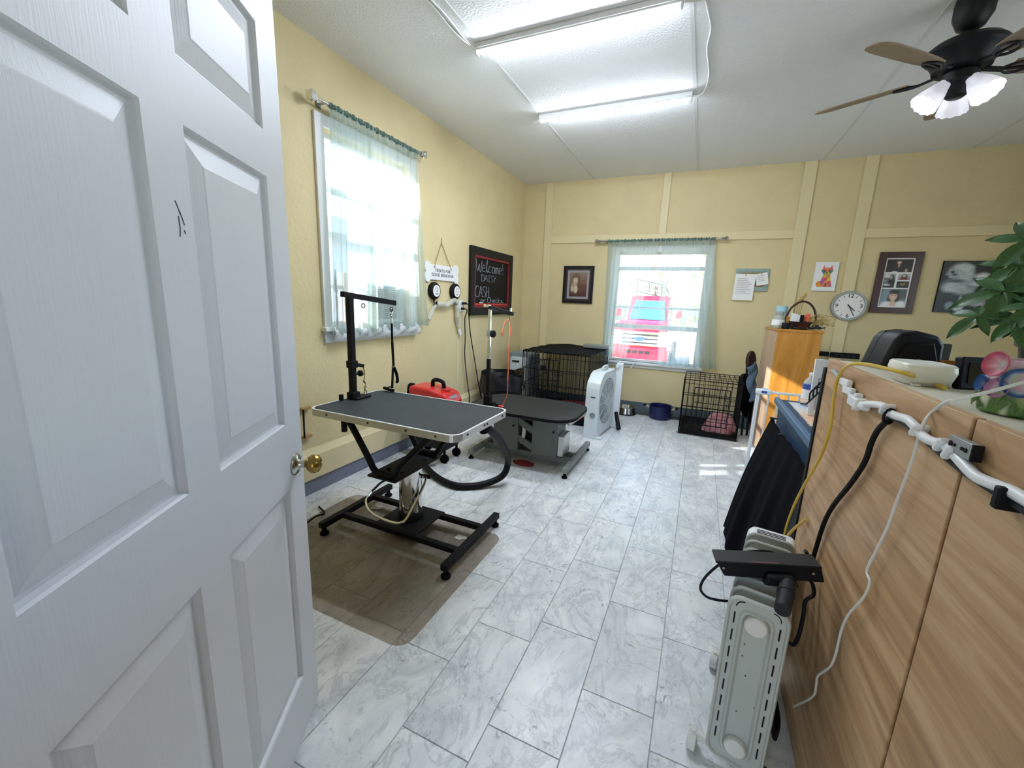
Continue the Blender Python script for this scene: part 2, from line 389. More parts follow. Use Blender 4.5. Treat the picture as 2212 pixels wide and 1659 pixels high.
# ------------------------------------------------------------------ floor of vinyl tiles
TW, TL = .261, .53
o = MB().box((LW-.12, FW-2.2, -.12), (RW+.1, BW+.12, -.004)).build('floor', 'joint'); struct(o); FLOOR = o
OFF = {-3: 1.217, -2: 1.455, -1: 1.06, 0: 1.34, 1: 1.75}
tiles = {}
k = -9
for k in range(-9, 5):
    x0 = .007+TW*(k-1)+TW*0; x1 = x0+TW
    yo = OFF.get(k, random.random()*TL)
    y = yo-TL*5
    while y < BW:
        a, b = max(y, FW-.1), min(y+TL, BW-.14); xa, xb = max(x0, LW), x1
        y += TL
        if b-a < .03 or xb-xa < .02: continue
        if xa > .55 and b < 2.2: continue
        key = (round(xb-xa, 3), round(b-a, 3))
        if key not in tiles:
            mb = MB(); W2, L2 = (xb-xa)/2-.0009, (b-a)/2-.0009; e = .0015
            vs = [(-W2, -L2, -.0045), (W2, -L2, -.0045), (W2, L2, -.0045), (-W2, L2, -.0045), (-W2+e, -L2+e, 0), (W2-e, -L2+e, 0), (W2-e, L2-e, 0), (-W2+e, L2-e, 0)]
            mb.add(vs, [(4, 5, 6, 7), (0, 1, 5, 4), (1, 2, 6, 5), (2, 3, 7, 6), (3, 0, 4, 7)])
            t = mb.build('tile', 'marble', FLOOR); tiles[key] = t
        else:
            t = tiles[key].copy(); C.objects.link(t)
        t.location = ((xa+xb)/2, (a+b)/2, 0)
o = MB().box((-1.05, BW-.15, -.004), (1.6, BW-.005, .004)).build('trim_1', 'strip_dark'); struct(o)

# ------------------------------------------------------------------ ceiling, walls
o = MB().box((LW-.15, FW-2.2, CZ), (RW+.1, BW+.15, CZ+.12)).build('ceiling', 'ceiling_paint'); struct(o); CEIL = o
for i, x in enumerate((-1.5, -.245, 1.0, 2.2)):
    struct(MB().box((x-.012, 1.2, CZ-.003), (x+.012, BW, CZ+.001)).build('trim_%d' % (i+2), 'ceiling_seam'))
WY0, WY1, WZ0, WZ1 = 2.25, 3.17, 1.21, 2.55       # window in the left wall
mb = slab(MB(), [FW-.15, WY0, WY1, BW], [-.1, WZ0, WZ1, CZ], {(1, 1)}, (LW, 0, 0), (0, 1, 0), (0, 0, 1), (-.12, 0, 0)); struct(mb.build('wall_left', 'wall_paint'))
VX0, VX1, VZ0, VZ1 = -1.12, -.01, .69, 2.13        # window in the back wall
mb = slab(MB(), [LW-.12, VX0, VX1, RW], [-.1, VZ0, VZ1, CZ], {(1, 1)}, (0, BW, 0), (1, 0, 0), (0, 0, 1), (0, .12, 0)); struct(mb.build('wall_back', 'wall_paint'))
mb = slab(MB(), [FW-.15, .7, 3.5, BW+.12], [-.1, .9, 2.5, CZ], {(1, 1)}, (RW, 0, 0), (0, 1, 0), (0, 0, 1), (.12, 0, 0)); struct(mb.build('wall_right', 'wall_paint'))  # opening cut for the added daylight window
mb = slab(MB(), [LW-.12, -.72, .27, RW], [-.004, 2.26, CZ], {(1, 0)}, (0, FW, 0), (1, 0, 0), (0, 0, 1), (0, -.15, 0)); struct(mb.build('wall_front', 'wall_paint'))
struct(MB().box((-1.45, FW-2.2, -.1), (-1.35, FW-.15, CZ)).build('wall_baffle_left', 'baffle_grey')); struct(MB().box((.95, FW-2.2, -.1), (1.05, FW-.15, CZ)).build('wall_baffle_right', 'baffle_grey')); mb = slab(MB(), [-1.45, -.75, .45, 1.05], [-.004, 2.2, CZ], {(1, 0)}, (0, FW-2.2, 0), (1, 0, 0), (0, 0, 1), (0, -.1, 0)); struct(mb.build('wall_baffle_end', 'baffle_grey'))  # unseen walls added behind the doorway to hold back its daylight
# battens on the back wall
bt = .022; tn = 6
def batten(x0, x1, z0, z1, d=bt):
    global tn
    o = MB().box((x0, BW-d, z0), (x1, BW+.01, z1)).build('trim_%d' % tn, 'wall_trim', bevel=.003); tn += 1; struct(o)
batten(-2.165, -2.06, .13, CZ); batten(.835, .955, .13, CZ); batten(1.37, 1.485, .13, CZ); batten(-.625, -.535, 2.35, CZ, .02)
batten(-2.06, .835, 2.255, 2.35, .02); batten(1.485, RW, 2.245, 2.34, .02)
struct(MB().box((LW, BW-.02, 0), (RW, BW+.01, .14)).build('baseboard_back', 'base_dark', bevel=.004))
struct(MB().box((LW-.01, FW, 0), (LW+.016, BW, .115)).build('baseboard_left', 'base_grey', bevel=.004))
mb = MB().prism([(0, .115), (.03, .115), (.03, .29), (.02, .305), (0, .345)], (LW-.002, FW, 0), (1, 0, 0), (0, 0, 1), (0, BW-FW, 0))
struct(mb.build('trim_%d' % tn, 'wall_trim')); tn += 1
struct(MB().box((LW-.01, 3.985, .34), (LW+.008, 4.02, 1.3)).build('trim_%d' % tn, 'wall_trim', bevel=.003)); tn += 1

# ------------------------------------------------------------------ the open door
DE = V((-1.115, .872, 0)); DD = V((-.516, .857, 0)).normalized(); DN = V((DD.y, -DD.x, 0))   # free edge, direction hinge -> edge, face normal
DW, DH = .965, 2.225
def dpt(s, z, n=0): return DE-DD*s+V((0, 0, z))+DN*n
us = [0, .11, .436, .54, .848, DW]; vz = [.012, .212, .875, 1.072, 1.738, 1.848, 2.085, DH]
holes = {(i, j) for i in (1, 3) for j in (1, 3, 5)}
door = slab(MB(), us, vz, holes, DE, -DD, (0, 0, 1), -DN*.036).build('door_1', 'door_white'); struct(door)
for i in (1, 3):
    for j in (1, 3, 5):
        a0, a1, b0, b1 = us[i], us[i+1], vz[j], vz[j+1]; mb = MB()
        rings = [(0, 0), (.004, -.004), (.008, -.012), (.014, -.0125), (.052, -.0035), (.056, -.002)]
        for sgn in (1, -1):
            vs = []
            for ins, dep in rings:
                for (s, z) in ((a0+ins, b0+ins), (a1-ins, b0+ins), (a1-ins, b1-ins), (a0+ins, b1-ins)):
                    vs.append(dpt(s, z, dep if sgn > 0 else -.036-dep))
            fs = [(4*r+q, 4*r+(q+1) % 4, 4*r+4+(q+1) % 4, 4*r+4+q) for r in range(len(rings)-1) for q in range(4)]+[tuple(4*(len(rings)-1)+q for q in range(4))]
            if sgn > 0: fs = [tuple(reversed(f)) for f in fs]
            mb.add(vs, fs)
        mb.build('panel', 'door_white', door, fix=False)
kz = .935
mb = MB().lathe([(.0335, 0), (.0335, .004), (.028, .009), (.014, .012), (.0125, .014), (.012, .03)], dpt(.062, kz, 0), 24, DN)
rose = mb.build('knob_rose', 'steel', door, smooth=True)
mb = MB().lathe([(.011, .028), (.012, .034), (.022, .04), (.0285, .05), (.029, .058), (.025, .069), (.0155, .075), (.015, .073)], dpt(.062, kz, 0), 24, DN)
mb.build('door_knob', 'brass', door, smooth=True)
mb = MB().lathe([(.0335, 0), (.0335, .004), (.014, .012), (.012, .03), (.022, .038), (.0285, .05), (.025, .066), (.015, .071)], dpt(.062, kz, -.036), 16, -DN); mb.build('door_knob', 'brass', door, smooth=True)
mb = MB()
for pts in ([(.483, 1.60), (.478, 1.592), (.472, 1.578)], [(.474, 1.585), (.468, 1.572), (.464, 1.562)], [(.478, 1.575), (.477, 1.555), (.48, 1.54)], [(.466, 1.553), (.464, 1.547)]):
    for a, b in zip(pts, pts[1:]): mb.bar(dpt(a[0], a[1], .0004), dpt(b[0], b[1], .0004), .0022, .0006, DN)
s = mb.build('scuff_mark', 'ink', door); s['label'] = 'dark scuffed scratches between the tall door panels'
for z in (.25, 1.1, 1.95):
    MB().cyl(dpt(DW+.004, z-.05, .004), dpt(DW+.004, z+.05, .004), .007, n=10).build('hinge', 'steel', door)
struct(MB().box((-.78, FW-.16, 0), (-.72, FW+.015, 2.3)).box((.27, FW-.16, 0), (.33, FW+.015, 2.3)).box((-.78, FW-.16, 2.26), (.33, FW+.015, 2.33)).build('trim_%d' % tn, 'white_paint')); tn += 1

# ------------------------------------------------------------------ windows
def casing(name, o, ux, uy, inn, u0, u1, z0, z1, cw, dep):
    """outer casing ring round an opening on the wall face; inn = direction into the room"""
    mb = MB(); ring(mb, [(u0-cw, z0-cw*.2), (u1+cw, z0-cw*.2), (u1+cw, z1+cw), (u0-cw, z1+cw)], [(u0, z0), (u1, z0), (u1, z1), (u0, z1)], o, ux, uy, V(inn)*dep)
    w = mb.build(name, 'white_paint', bevel=.004); struct(w); return w
X = V((1, 0, 0)); Y = V((0, 1, 0)); Z = V((0, 0, 1))
w1 = casing('window_1', (LW-.002, 0, 0), Y, Z, X, WY0, WY1, WZ0, WZ1, .075, .022)
def sash(par, o, ux, dn, u0, u1, z0, z1, fw, rails, name='sash'):
    o = V(o); ux = V(ux); dn = V(dn); mb = MB()
    ring(mb, [(u0, z0), (u1, z0), (u1, z1), (u0, z1)], [(u0+fw, z0+fw), (u1-fw, z0+fw), (u1-fw, z1-fw), (u0+fw, z1-fw)], o, ux, Z, dn)
    mb.build(name, 'white_paint', par)
    zs = [z0+fw]
    for rz, rh in rails:
        a = o+ux*(u0+fw)+Z*(rz-rh/2); b = o+ux*(u1-fw)+Z*(rz+rh/2)+dn
        MB().box([min(p, q) for p, q in zip(a, b)], [max(p, q) for p, q in zip(a, b)]).build('sash_rail', 'white_paint', par); zs += [rz-rh/2, rz+rh/2]
    zs.append(z1-fw)
    for k in range(0, len(zs), 2):
        a = o+ux*(u0+fw)+Z*zs[k]+dn*.45; b = o+ux*(u1-fw)+Z*zs[k+1]+dn*.55
        MB().box([min(p, q) for p, q in zip(a, b)], [max(p, q) for p, q in zip(a, b)]).build('pane', 'glass', par)
sash(w1, (LW-.1, 0, 0), Y, X*.035, WY0, WY1, WZ0, WZ1, .035, [(2.18, .035), (1.87, .05), (1.5, .03)])
MB().box((LW-.05, WY0-.09, WZ0-.03), (LW+.05, WY1+.09, WZ0)).build('window_sill', 'white_paint', w1, bevel=.004)
MB().box((LW-.002, WY0-.075, WZ0-.115), (LW+.02, WY1+.075, WZ0-.03)).build('sill_apron', 'cool_white', w1, bevel=.004)
w2 = casing('window_2', (0, BW+.002, 0), X, Z, -Y, VX0, VX1, VZ0, VZ1, .07, .018)
sash(w2, (0, BW+.09, 0), X, Y*-.035, VX0, VX1, VZ0, VZ1, .03, [(1.925, .05), (1.42, .022), (1.165, .06)])
MB().box((VX0-.09, BW-.05, VZ0-.03), (VX1+.09, BW+.05, VZ0)).build('window_sill', 'white_paint', w2, bevel=.004)
MB().box((VX0-.07, BW-.02, VZ0-.075), (VX1+.07, BW+.002, VZ0-.03)).build('sill_apron', 'offwhite', w2, bevel=.004)
w3 = casing('window_added', (RW+.002, 0, 0), Y, Z, -X, 0.7, 3.5, .9, 2.5, .07, .018)  # unseen window, added to bring daylight to the counter side
sash(w3, (RW+.09, 0, 0), Y, X*-.035, .7, 3.5, .9, 2.5, .035, [(1.7, .05)])
MB().box((RW-.05, .62, .87), (RW+.05, 3.58, .9)).build('window_sill', 'white_paint', w3, bevel=.004)
# ------------------------------------------------------------------ tube lights and their cords
def tube_light(x0, x1, y, label):
    t = thing('tube_light', label, 'light', (x0, y, CZ), 0, 'tube lights on the ceiling')
    MB().box((x0, y-.026, CZ-.034), (x1, y+.026, CZ-.001)).build('housing', 'white_plastic', t, bevel=.004)
    arc = [(.022*math.cos(a), .022*math.sin(a)) for a in [math.radians(-153+126*i/12) for i in range(13)]]
    MB().prism(arc, (x0+.012, y, CZ-.0335), Y, Z, X*(x1-x0-.024)).build('diffuser', 'lamp_tube', t)
    MB().box((x0+.012, y-.0205, CZ-.0432), (x1-.012, y+.0205, CZ-.033)).build('tube_back', 'white_plastic', t)
    for x in (x0, x1-.014): MB().box((x, y-.019, CZ-.06), (x+.014, y+.019, CZ-.001)).build('end_cap', 'white_plastic', t, bevel=.003)
    return t
T1, T2 = 2.66, 3.77
TL1 = tube_light(-1.53, -.28, T1, 'long white tube light nearest the open door, on the ceiling')
TL2 = tube_light(-1.51, -.26, T2, 'white tube light on the ceiling nearer to the back wall')
mb = MB().tube([(-.26, T2, CZ-.03), (-.21, T2-.01, CZ-.035), (-.17, T2-.06, CZ-.012), (-.15, 3.5, CZ-.006), (-.165, 3.2, CZ-.005), (-.145, 3.0, CZ-.006), (-.16, 2.85, CZ-.005), (-.18, 2.72, CZ-.01), (-.22, T1+.02, CZ-.03), (-.27, T1, CZ-.034)], .006)
mb.build('light_cord', 'white_cable', TL2, smooth=True)
mb = MB().tube([(-1.53, T1-.006, CZ-.034), (-1.56, 2.56, CZ-.008), (-1.55, 2.3, CZ-.007), (-1.565, 2.0, CZ-.008), (-1.55, 1.2, CZ-.007)], .005)
mb.tube([(-1.53, T1+.006, CZ-.03), (-1.585, 2.5, CZ-.007), (-1.575, 2.2, CZ-.007), (-1.585, 1.9, CZ-.008), (-1.575, 1.2, CZ-.007)], .005)
mb.build('light_cord', 'white_cable', TL1, smooth=True)

# ------------------------------------------------------------------ ceiling fan
FX, FY = 1.09, 3.2; FZ = 2.79
fan = thing('ceiling_fan', 'black ceiling fan with five tan blades and a white lamp cluster', 'fan', (FX, FY, CZ))
MB().lathe([(.03, -.155), (.055, -.14), (.078, -.09), (.08, -.03), (.075, 0)], (FX, FY, CZ), 24).build('canopy', 'fan_black', fan, smooth=True)
MB().cyl((FX, FY, FZ+.07), (FX, FY, CZ-.14), .0145).build('downrod', 'fan_black', fan, smooth=True)
MB().lathe([(.03, .085), (.05, .08), (.135, .055), (.162, .03), (.164, .012), (.155, 0), (.14, -.01), (.12, -.045), (.115, -.065), (.06, -.075)][::-1], (FX, FY, FZ), 36).build('motor_housing', 'fan_black', fan, smooth=True)
MB().lathe([(.06, -.07), (.075, -.085), (.075, -.125), (.05, -.14), (.042, -.19), (.03, -.2)][::-1], (FX, FY, FZ), 24).build('switch_cup', 'fan_black', fan, smooth=True)
for i in range(5):
    a = math.radians(77+72*i); R = Matrix.Translation((FX, FY, FZ-.075)) @ Matrix.Rotation(a, 4, 'Z') @ Matrix.Rotation(math.radians(-13), 4, 'X')
    pts = [(.20, -.045), (.26, -.058), (.42, -.068), (.58, -.07), (.63, -.058), (.655, -.03), (.66, 0)]
    poly = pts+[(x, -y) for x, y in reversed(pts[:-1])]
    o = MB().prism(poly, R @ V((0, 0, 0)), R.to_3x3() @ X, R.to_3x3() @ Y, R.to_3x3() @ Z*.007).build('blade', 'blade', fan)
    mb = MB(); f = lambda x, y, z=0: R @ V((x, y, z))
    mb.bar(f(.09, 0, .006), f(.17, 0, -.008), .026, .01, R.to_3x3() @ Z)
    mb.tube([f(.165, 0, -.006), f(.195, .03, -.006), f(.235, .034, -.004), f(.265, .012, -.004), f(.265, -.012, -.004), f(.235, -.034, -.004), f(.195, -.03, -.006)], .0065, 6, closed=True)
    mb.bar(f(.17, 0, -.006), f(.255, 0, -.004), .012, .008, R.to_3x3() @ Z)
    mb.build('blade_iron', 'fan_black', fan)
for i in range(3):
    a = math.radians(71+120*i); d = V((math.cos(a)*.62, math.sin(a)*.62, -.78)).normalized(); p = V((FX, FY, FZ-.125))+V((math.cos(a), math.sin(a), 0))*.055
    MB().cyl(p-d*.02, p+d*.035, .022, .027, 14).build('lamp_socket', 'fan_black', fan, smooth=True)
    n = 24; mb = MB(); prof = [(.029, .004), (.031, .02), (.037, .032), (.048, .06), (.058, .09), (.064, .115), (.067, .125)]
    k0 = len(mb.v); mb.lathe(prof, p, n, d, capb=False, capt=False)
    for q in range(n):                                     # scalloped rim
        if q % 2 == 0: mb.v[k0+(len(prof)-1)*n+q] += d*.006
    mb.build('lamp_shade', 'lamp_shade', fan, smooth=True)
    ld = bpy.data.lights.new('bulb', 'POINT'); ld.energy = .06; ld.color = (1, .96, .93); ld.shadow_soft_size = .022; lo = bpy.data.objects.new('bulb', ld); C.objects.link(lo); lo.location = p+d*.085

# ------------------------------------------------------------------ curtains
def sheer(par_or_none, name, top0, top1, bot0, bot1, nrm, waves, amp, seed, m='sheer', hem=True, wob=.0, top_m='sheer_dense', label=None, cat=None):
    """a hanging panel: top and bottom edge ends, pleats along the normal"""
    rnd = random.Random(seed); ph = [rnd.random()*6 for _ in range(6)]; top0, top1, bot0, bot1, nrm = map(V, (top0, top1, bot0, bot1, nrm))
    def f(u, v):
        a = top0.lerp(top1, u); b = bot0.lerp(bot1, u); p = a.lerp(b, v)
        k = math.sin(2*PI*waves*u+ph[0]+.6*math.sin(3*u*PI+ph[1]))*.6+math.sin(2*PI*waves*2.3*u+ph[2])*.25+math.sin(2*PI*waves*.45*u+ph[3])*.5
        p = p+nrm*(amp*k*(.45+.75*v))
        if wob: p = p+Z*(wob*math.sin(2*PI*waves*.8*u+ph[4])*v)
        return p
    def band(v0, v1, nv, nm, mm, off=0):
        mb = MB(); n = int(waves*14)
        mb.grid(lambda u, v: f(u, v0+(v1-v0)*v)+nrm*off, n, nv); return mb, nm, mm
    return f, band
# left window
def curtain_thing(label, rod0, rod1, nrm, panels, rodr, finial, group):
    r = thing('curtain_rod', label[0], 'curtain rod', rod0, 0, 'curtain rods over the windows'); rod0, rod1, nrm = V(rod0), V(rod1), V(nrm); d = (rod1-rod0).normalized()
    MB().cyl(rod0, rod1, rodr, n=12).build('rod', 'steel', r, smooth=True)
    for e, s in ((rod0, -1), (rod1, 1)):
        finial(r, e, d*s)
        b = e-d*s*.075
        MB().bar(b, b-nrm*.06, .012, .012).cbox(b-nrm*.062, V((.004, .03, .05)) if abs(nrm.x) > .5 else V((.03, .004, .05))).build('bracket', 'steel', r)
    for i, (lab, t0, t1, b0, b1, waves, amp, seed, m) in enumerate(panels):
        c = thing('curtain', lab, 'curtain', t0, 0, group)
        f, band = sheer(None, 'curtain', t0, t1, b0, b1, nrm, waves, amp, seed, wob=.008)
        mb, _, _ = band(.045, .955, 24, 'fabric', m); mb.build('fabric', m, c, smooth=True, fix=False)
        mb, _, _ = band(.955, 1, 2, 'hem', 'sheer_mid'); mb.build('hem', 'sheer_mid', c, smooth=True, fix=False)
        # rod pocket gathered round the rod
        T0, T1 = V(t0), V(t1); rnd = random.Random(seed+9); n = int(waves*16); ph = rnd.random()*6
        mb = MB()
        def g(u, v):
            p = f(u, .05) if v >= .999 else None
            a = 2*PI*(v*.92)+PI*.5; rr = rodr+.006+.004*math.sin(u*n*.9+ph)+.003*math.sin(u*n*.37)
            q = T0.lerp(T1, u)
            return q+Z*(math.sin(a)*rr+.002*math.sin(u*n*.7))+nrm*(math.cos(a)*rr)
        mb.grid(g, n*2, 10); mb.build('rod_pocket', 'sheer_dense', c, smooth=True, fix=False)
        mb = MB(); mb.grid(lambda u, v: f(u, .045*v)*(1)+nrm*(.004+.004*math.sin(u*n*.8+ph)), n, 3); mb.build('heading', 'sheer_mid' if m != 'sheer_dense' else m, c, smooth=True, fix=False)
def cube_finial(r, e, d):
    o = V(d)
    MB().cbox(e+o*.012, (.035, .022, .035)).build('finial_collar', 'steel', r, bevel=.002)
    MB().cbox(e+o*.04, (.055, .036, .055)).build('finial', 'chrome', r, bevel=.003)
def knob_finial(r, e, d):
    MB().lathe([(.010, 0), (.016, .006), (.016, .014), (.011, .02), (.024, .04), (.027, .055), (.022, .066), (.006, .07)], e, 10, d).build('finial', 'steel', r)
xr = LW+.075; c_in = LW+.075
rz = 2.672
curtain_thing(['silver curtain rod with square ends over the left wall window'], (xr, 2.15, rz), (xr, 3.245, rz+.01), X,
    [('sheer grey green curtain panel on the left wall window, beside the door', (xr, 2.25, rz), (xr, 2.62, rz), (xr-.01, 2.2, 1.165), (xr-.01, 2.60, 1.135), 6, .017, 3, 'sheer_mid'),
     ('sheer grey green curtain panel on the left wall window, nearest the bone sign', (xr, 2.6, rz), (xr, 3.2, rz), (xr-.01, 2.56, 1.15), (xr-.01, 3.36, 1.19), 8, .02, 5, 'sheer')], .009, cube_finial, 'sheer curtains')
yr = BW-.085
def bk(px, py, y=None): return at(px, py, 1, BW if y is None else y)
r0 = bk(1297, 524, yr); r1 = bk(1560, 512, yr); r0.z = r1.z = (r0.z+r1.z)/2
zc = r0.z; ga = bk(1430, 530, yr).x; zb = bk(1400, 784, yr).z
curtain_thing(['silver curtain rod with round ends on the back wall'], r0, r1, -Y,
    [('sheer pale curtain drawn aside to the left, beside the large dog crate', (r0.x+.1, yr, zc), (ga-.02, yr, zc), (bk(1300, 770, yr).x, yr, zb+.05), (bk(1352, 780, yr).x, yr, zb+.05), 7, .016, 11, 'sheer'),
     ('sheer pale curtain hanging straight, above the small dog crate', (ga-.015, yr, zc), (r1.x-.07, yr, zc), (bk(1421, 787, yr).x, yr, zb-.01), (bk(1546, 790, yr).x, yr, zb), 9, .02, 13, 'sheer')], .009, knob_finial, 'sheer curtains')

# ------------------------------------------------------------------ air conditioner and bits in the left window
ac = thing('air_conditioner', 'white louvered window air conditioner behind the left curtain', 'air conditioner', (LW-.05, 2.85, WZ0))
MB().box((LW-.22, 2.62, WZ0+.001), (LW+.02, 3.06, WZ0+.33)).build('case', 'white_plastic', ac, bevel=.012)
mb = MB()
for i in range(15): MB().box((LW+.02, 2.66, WZ0+.06+.0165*i), (LW+.032, 2.95, WZ0+.068+.0165*i)).build('louver', 'white_plastic', ac)
MB().box((LW+.018, 2.655, WZ0+.052), (LW+.022, 2.955, WZ0+.315)).build('louver_shadow_backing', 'grey_panel', ac).name = 'louver_shade'  # grey sheet that paints in the shade between the louvers
MB().box((LW+.018, 2.97, WZ0+.06), (LW+.024, 3.04, WZ0+.3)).build('control_panel', 'cool_white', ac, bevel=.002)
tag(MB().box((LW-.1, 2.70, WZ0+.331), (LW-.03, 2.78, WZ0+.44)).build('carton', 'paper', bevel=.002), 'small white carton standing on the window air conditioner', 'box')
tag(MB().box((LW-.06, 2.43, WZ0+.001), (LW-.045, 2.53, WZ0+.40)).build('wood_board', 'peach', bevel=.003), 'peach coloured board standing in the left window', 'board')
mb = MB().tube([(LW+.02, 2.29, 1.62), (LW+.025, 2.285, 1.5), (LW+.018, 2.295, 1.42), (LW+.02, 2.29, 1.215)], [.005, .009, .007, .012, .005, .008, .006, .008], 6)
tag(mb.build('black_strap', 'black_soft'), 'black strap hanging in the gap at the edge of the left window', 'strap')
mb = MB(); mb.grid(lambda u, v: V((LW+.055+.018*math.sin(v*PI)+.006*math.sin(u*23)*v+.006*math.sin(u*41+v*6), 2.22+1.02*u, 1.195-.085*v-.008*math.sin(u*13))), 60, 8)
tag(mb.build('plastic_film', 'clear_white', smooth=True, solid=.002), 'crumpled clear plastic film bunched under the left window sill', 'plastic film')

# ------------------------------------------------------------------ things on the left wall
def lw(px, py, d=0): return at(px, py, 0, LW+d)
b = thing('bone_sign', 'white bone shaped sign hung by twine, reading treats for good behavior', 'sign', lw(954, 590))
c0 = lw(954, 590); uy_ = Z; hw, hh = .255, .052
def bonepoly():
    P = []
    for cx, cy, a0, a1 in ((hw, hh*.9, -60, 150), (-hw, hh*.9, 30, 240), (-hw, -hh*.9, 120, 330), (hw, -hh*.9, 210, 420)):
        for i in range(9):
            a = math.radians(a0+(a1-a0)*i/8); P.append((cx+math.cos(a)*.052*(.9), cy+math.sin(a)*.055))
    return P
MB().prism(bonepoly(), c0+X*.004, Y, Z, X*.012).build('board', 'white_paint', b, bevel=.002)
text('lettering', 'TREATS FOR\nGOOD BEHAVIOR', .043, c0+X*.0165-Z*.004, Y, Z, 'black', b, bold=.0006, space=1.18)
nail = lw(954, 525, .008)
tw = MB(); tw.tube([c0+Y*-.15+Z*.055+X*.018, nail], .0035, 6, smooth=False); tw.tube([c0+Y*.15+Z*.05+X*.018, nail], .0035, 6, smooth=False)
tw.ball(c0+Y*-.15+Z*.05+X*.018, .009, 8, 6).ball(c0+Y*.15+Z*.045+X*.018, .009, 8, 6).tube([nail-Z*.02, nail+Z*.01+Y*.004, nail+Z*.05], .003, 6)
tw.build('twine', 'twine', b)
for i, (px, py) in enumerate(((934, 628), (979, 630))):
    p = lw(px, py); t = thing('leash_reel', ['black round leash reel with white face under the bone sign, nearer the window', 'black round leash reel with white face under the bone sign, nearer the chalkboard'][i], 'leash reel', p, 0, 'leash reels on the left wall')
    MB().lathe([(.078, .0), (.085, .01), (.085, .035), (.075, .047), (.062, .05)], p, 28, X).build('case', 'black', t, smooth=True)
    MB().lathe([(.058, .05), (.058, .0525)], p, 28, X).build('label', 'paper', t)
    mb = MB(); q = p+X*.0535
    mb.tube([q+Y*-.02+Z*.02, q+Y*0+Z*.035, q+Y*.02+Z*.02, q+Y*.01+Z*-.01, q+Y*-.015+Z*0], .0018, 5, closed=True)
    for z, w_ in ((-.025, .028), (-.036, .02)): mb.bar(q+Y*-w_+Z*z, q+Y*w_+Z*z, .004, .001, X)
    mb.build('print', 'ink', t)
    MB().cyl(p+X*.02-Z*.08, p+X*.02-Z*.105, .012, .008, 10).tube([p+X*.02-Z*.1, p+X*.021-Z*.15], .003, 6).build('cord_stub', 'black', t)
h1, h2 = lw(938, 655), lw(979, 655)
for i, h in enumerate((h1, h2)):
    tag(MB().lathe([(.008, 0), (.008, .02), (.02, .03), (.022, .04), (.012, .048)], h, 14, X).build('wall_hook', 'black', smooth=True), ['round black wall hook under the reel nearer the window', 'round black wall hook under the reel nearer the chalkboard'][i], 'hook', 'black wall hooks')
n = thing('net_wrap', 'roll of white mesh bandage draped over two black wall hooks', 'mesh', h1)
mb = MB(); rr = [.028+.004*math.sin(i*.9)+.002*math.sin(i*2.3) for i in range(60)]
mb.tube([h1+X*.03+Y*-.01-Z*.015, h1+X*.035+Y*.06-Z*.005, h1+X*.03+Y*.15-Z*.02, h1+X*.035+Y*.24+Z*.01, h1+X*.035+Y*.31+Z*.03, h2+X*.035+Y*-.005+Z*.015, h2+X*.04+Y*.02-Z*.05, h2+X*.035+Y*.03-Z*.15, h2+X*.03+Y*.07-Z*.24], rr, 10); mb.build('mesh_roll', 'net', n, smooth=True)
MB().tube([h1+X*.03-Z*.01, h1+X*.025+Y*-.06-Z*.06, h1+X*.02+Y*-.13-Z*.16], [.014, .022, .026], 8).build('loose_end', 'net', n, smooth=True)
e = h2+X*.03+Y*.075-Z*.28
mb = MB(); mb.bar(e, e+Y*.035-Z*.07, .045, .016, X); mb.build('clip', 'white_plastic', n, bevel=.004)
# outlet with plugs
p = lw(995, 661); t = thing('wall_outlet', 'white wall outlet with two black plugs beside the chalkboard', 'outlet', p)
MB().cbox(p+X*.004, (.008, .078, .125)).build('cover_plate', 'white_plastic', t, bevel=.002)
for dz in (.028, -.028): MB().cbox(p+X*.01+Z*dz, (.006, .034, .03)).build('socket', 'offwhite', t, bevel=.002)
def cord(name, m, pts, r, label, n=8): return tag(MB().tube(pts, r, n).build(name, m, smooth=True), label, 'cord')
pl1 = p+X*.012+Z*.03; pl2 = p+X*.012-Z*.028
c = thing('extension_cord', 'black power cord with a long plug, hanging nearer the window from the wall outlet', 'cord', pl2)
MB().cbox(pl2+X*.015, (.03, .03, .026)).build('plug', 'black', c, bevel=.004)
P = [pl2+X*.03, pl2+X*.055+Y*.03-Z*.02, lw(1004, 690, .05), lw(1005, 730, .04), lw(1004, 770, .04), lw(1010, 830, .04), lw(1014, 862, .045), V((LW+.12, 4.02, .06)), V((LW+.25, 3.8, .012))]
MB().tube(P, .006, 8).build('cable', 'black', c, smooth=True)
c = thing('extension_cord', 'black power cord with a blue sheen, hanging nearer the chalkboard from the wall outlet', 'cord', pl1)
MB().bar(pl1, pl1+X*.03+Y*.05, .03, .026).build('plug', 'black', c, bevel=.004)
P = [pl1+X*.03+Y*.05, pl1+X*.05+Y*.10-Z*.03, lw(1013, 680, .05), lw(1016, 720, .045), lw(1024, 770, .04), lw(1032, 820, .04), lw(1040, 860, .045), V((LW+.15, 4.45, .012))]
MB().tube(P, .006, 8).build('cable', 'black', c, smooth=True)
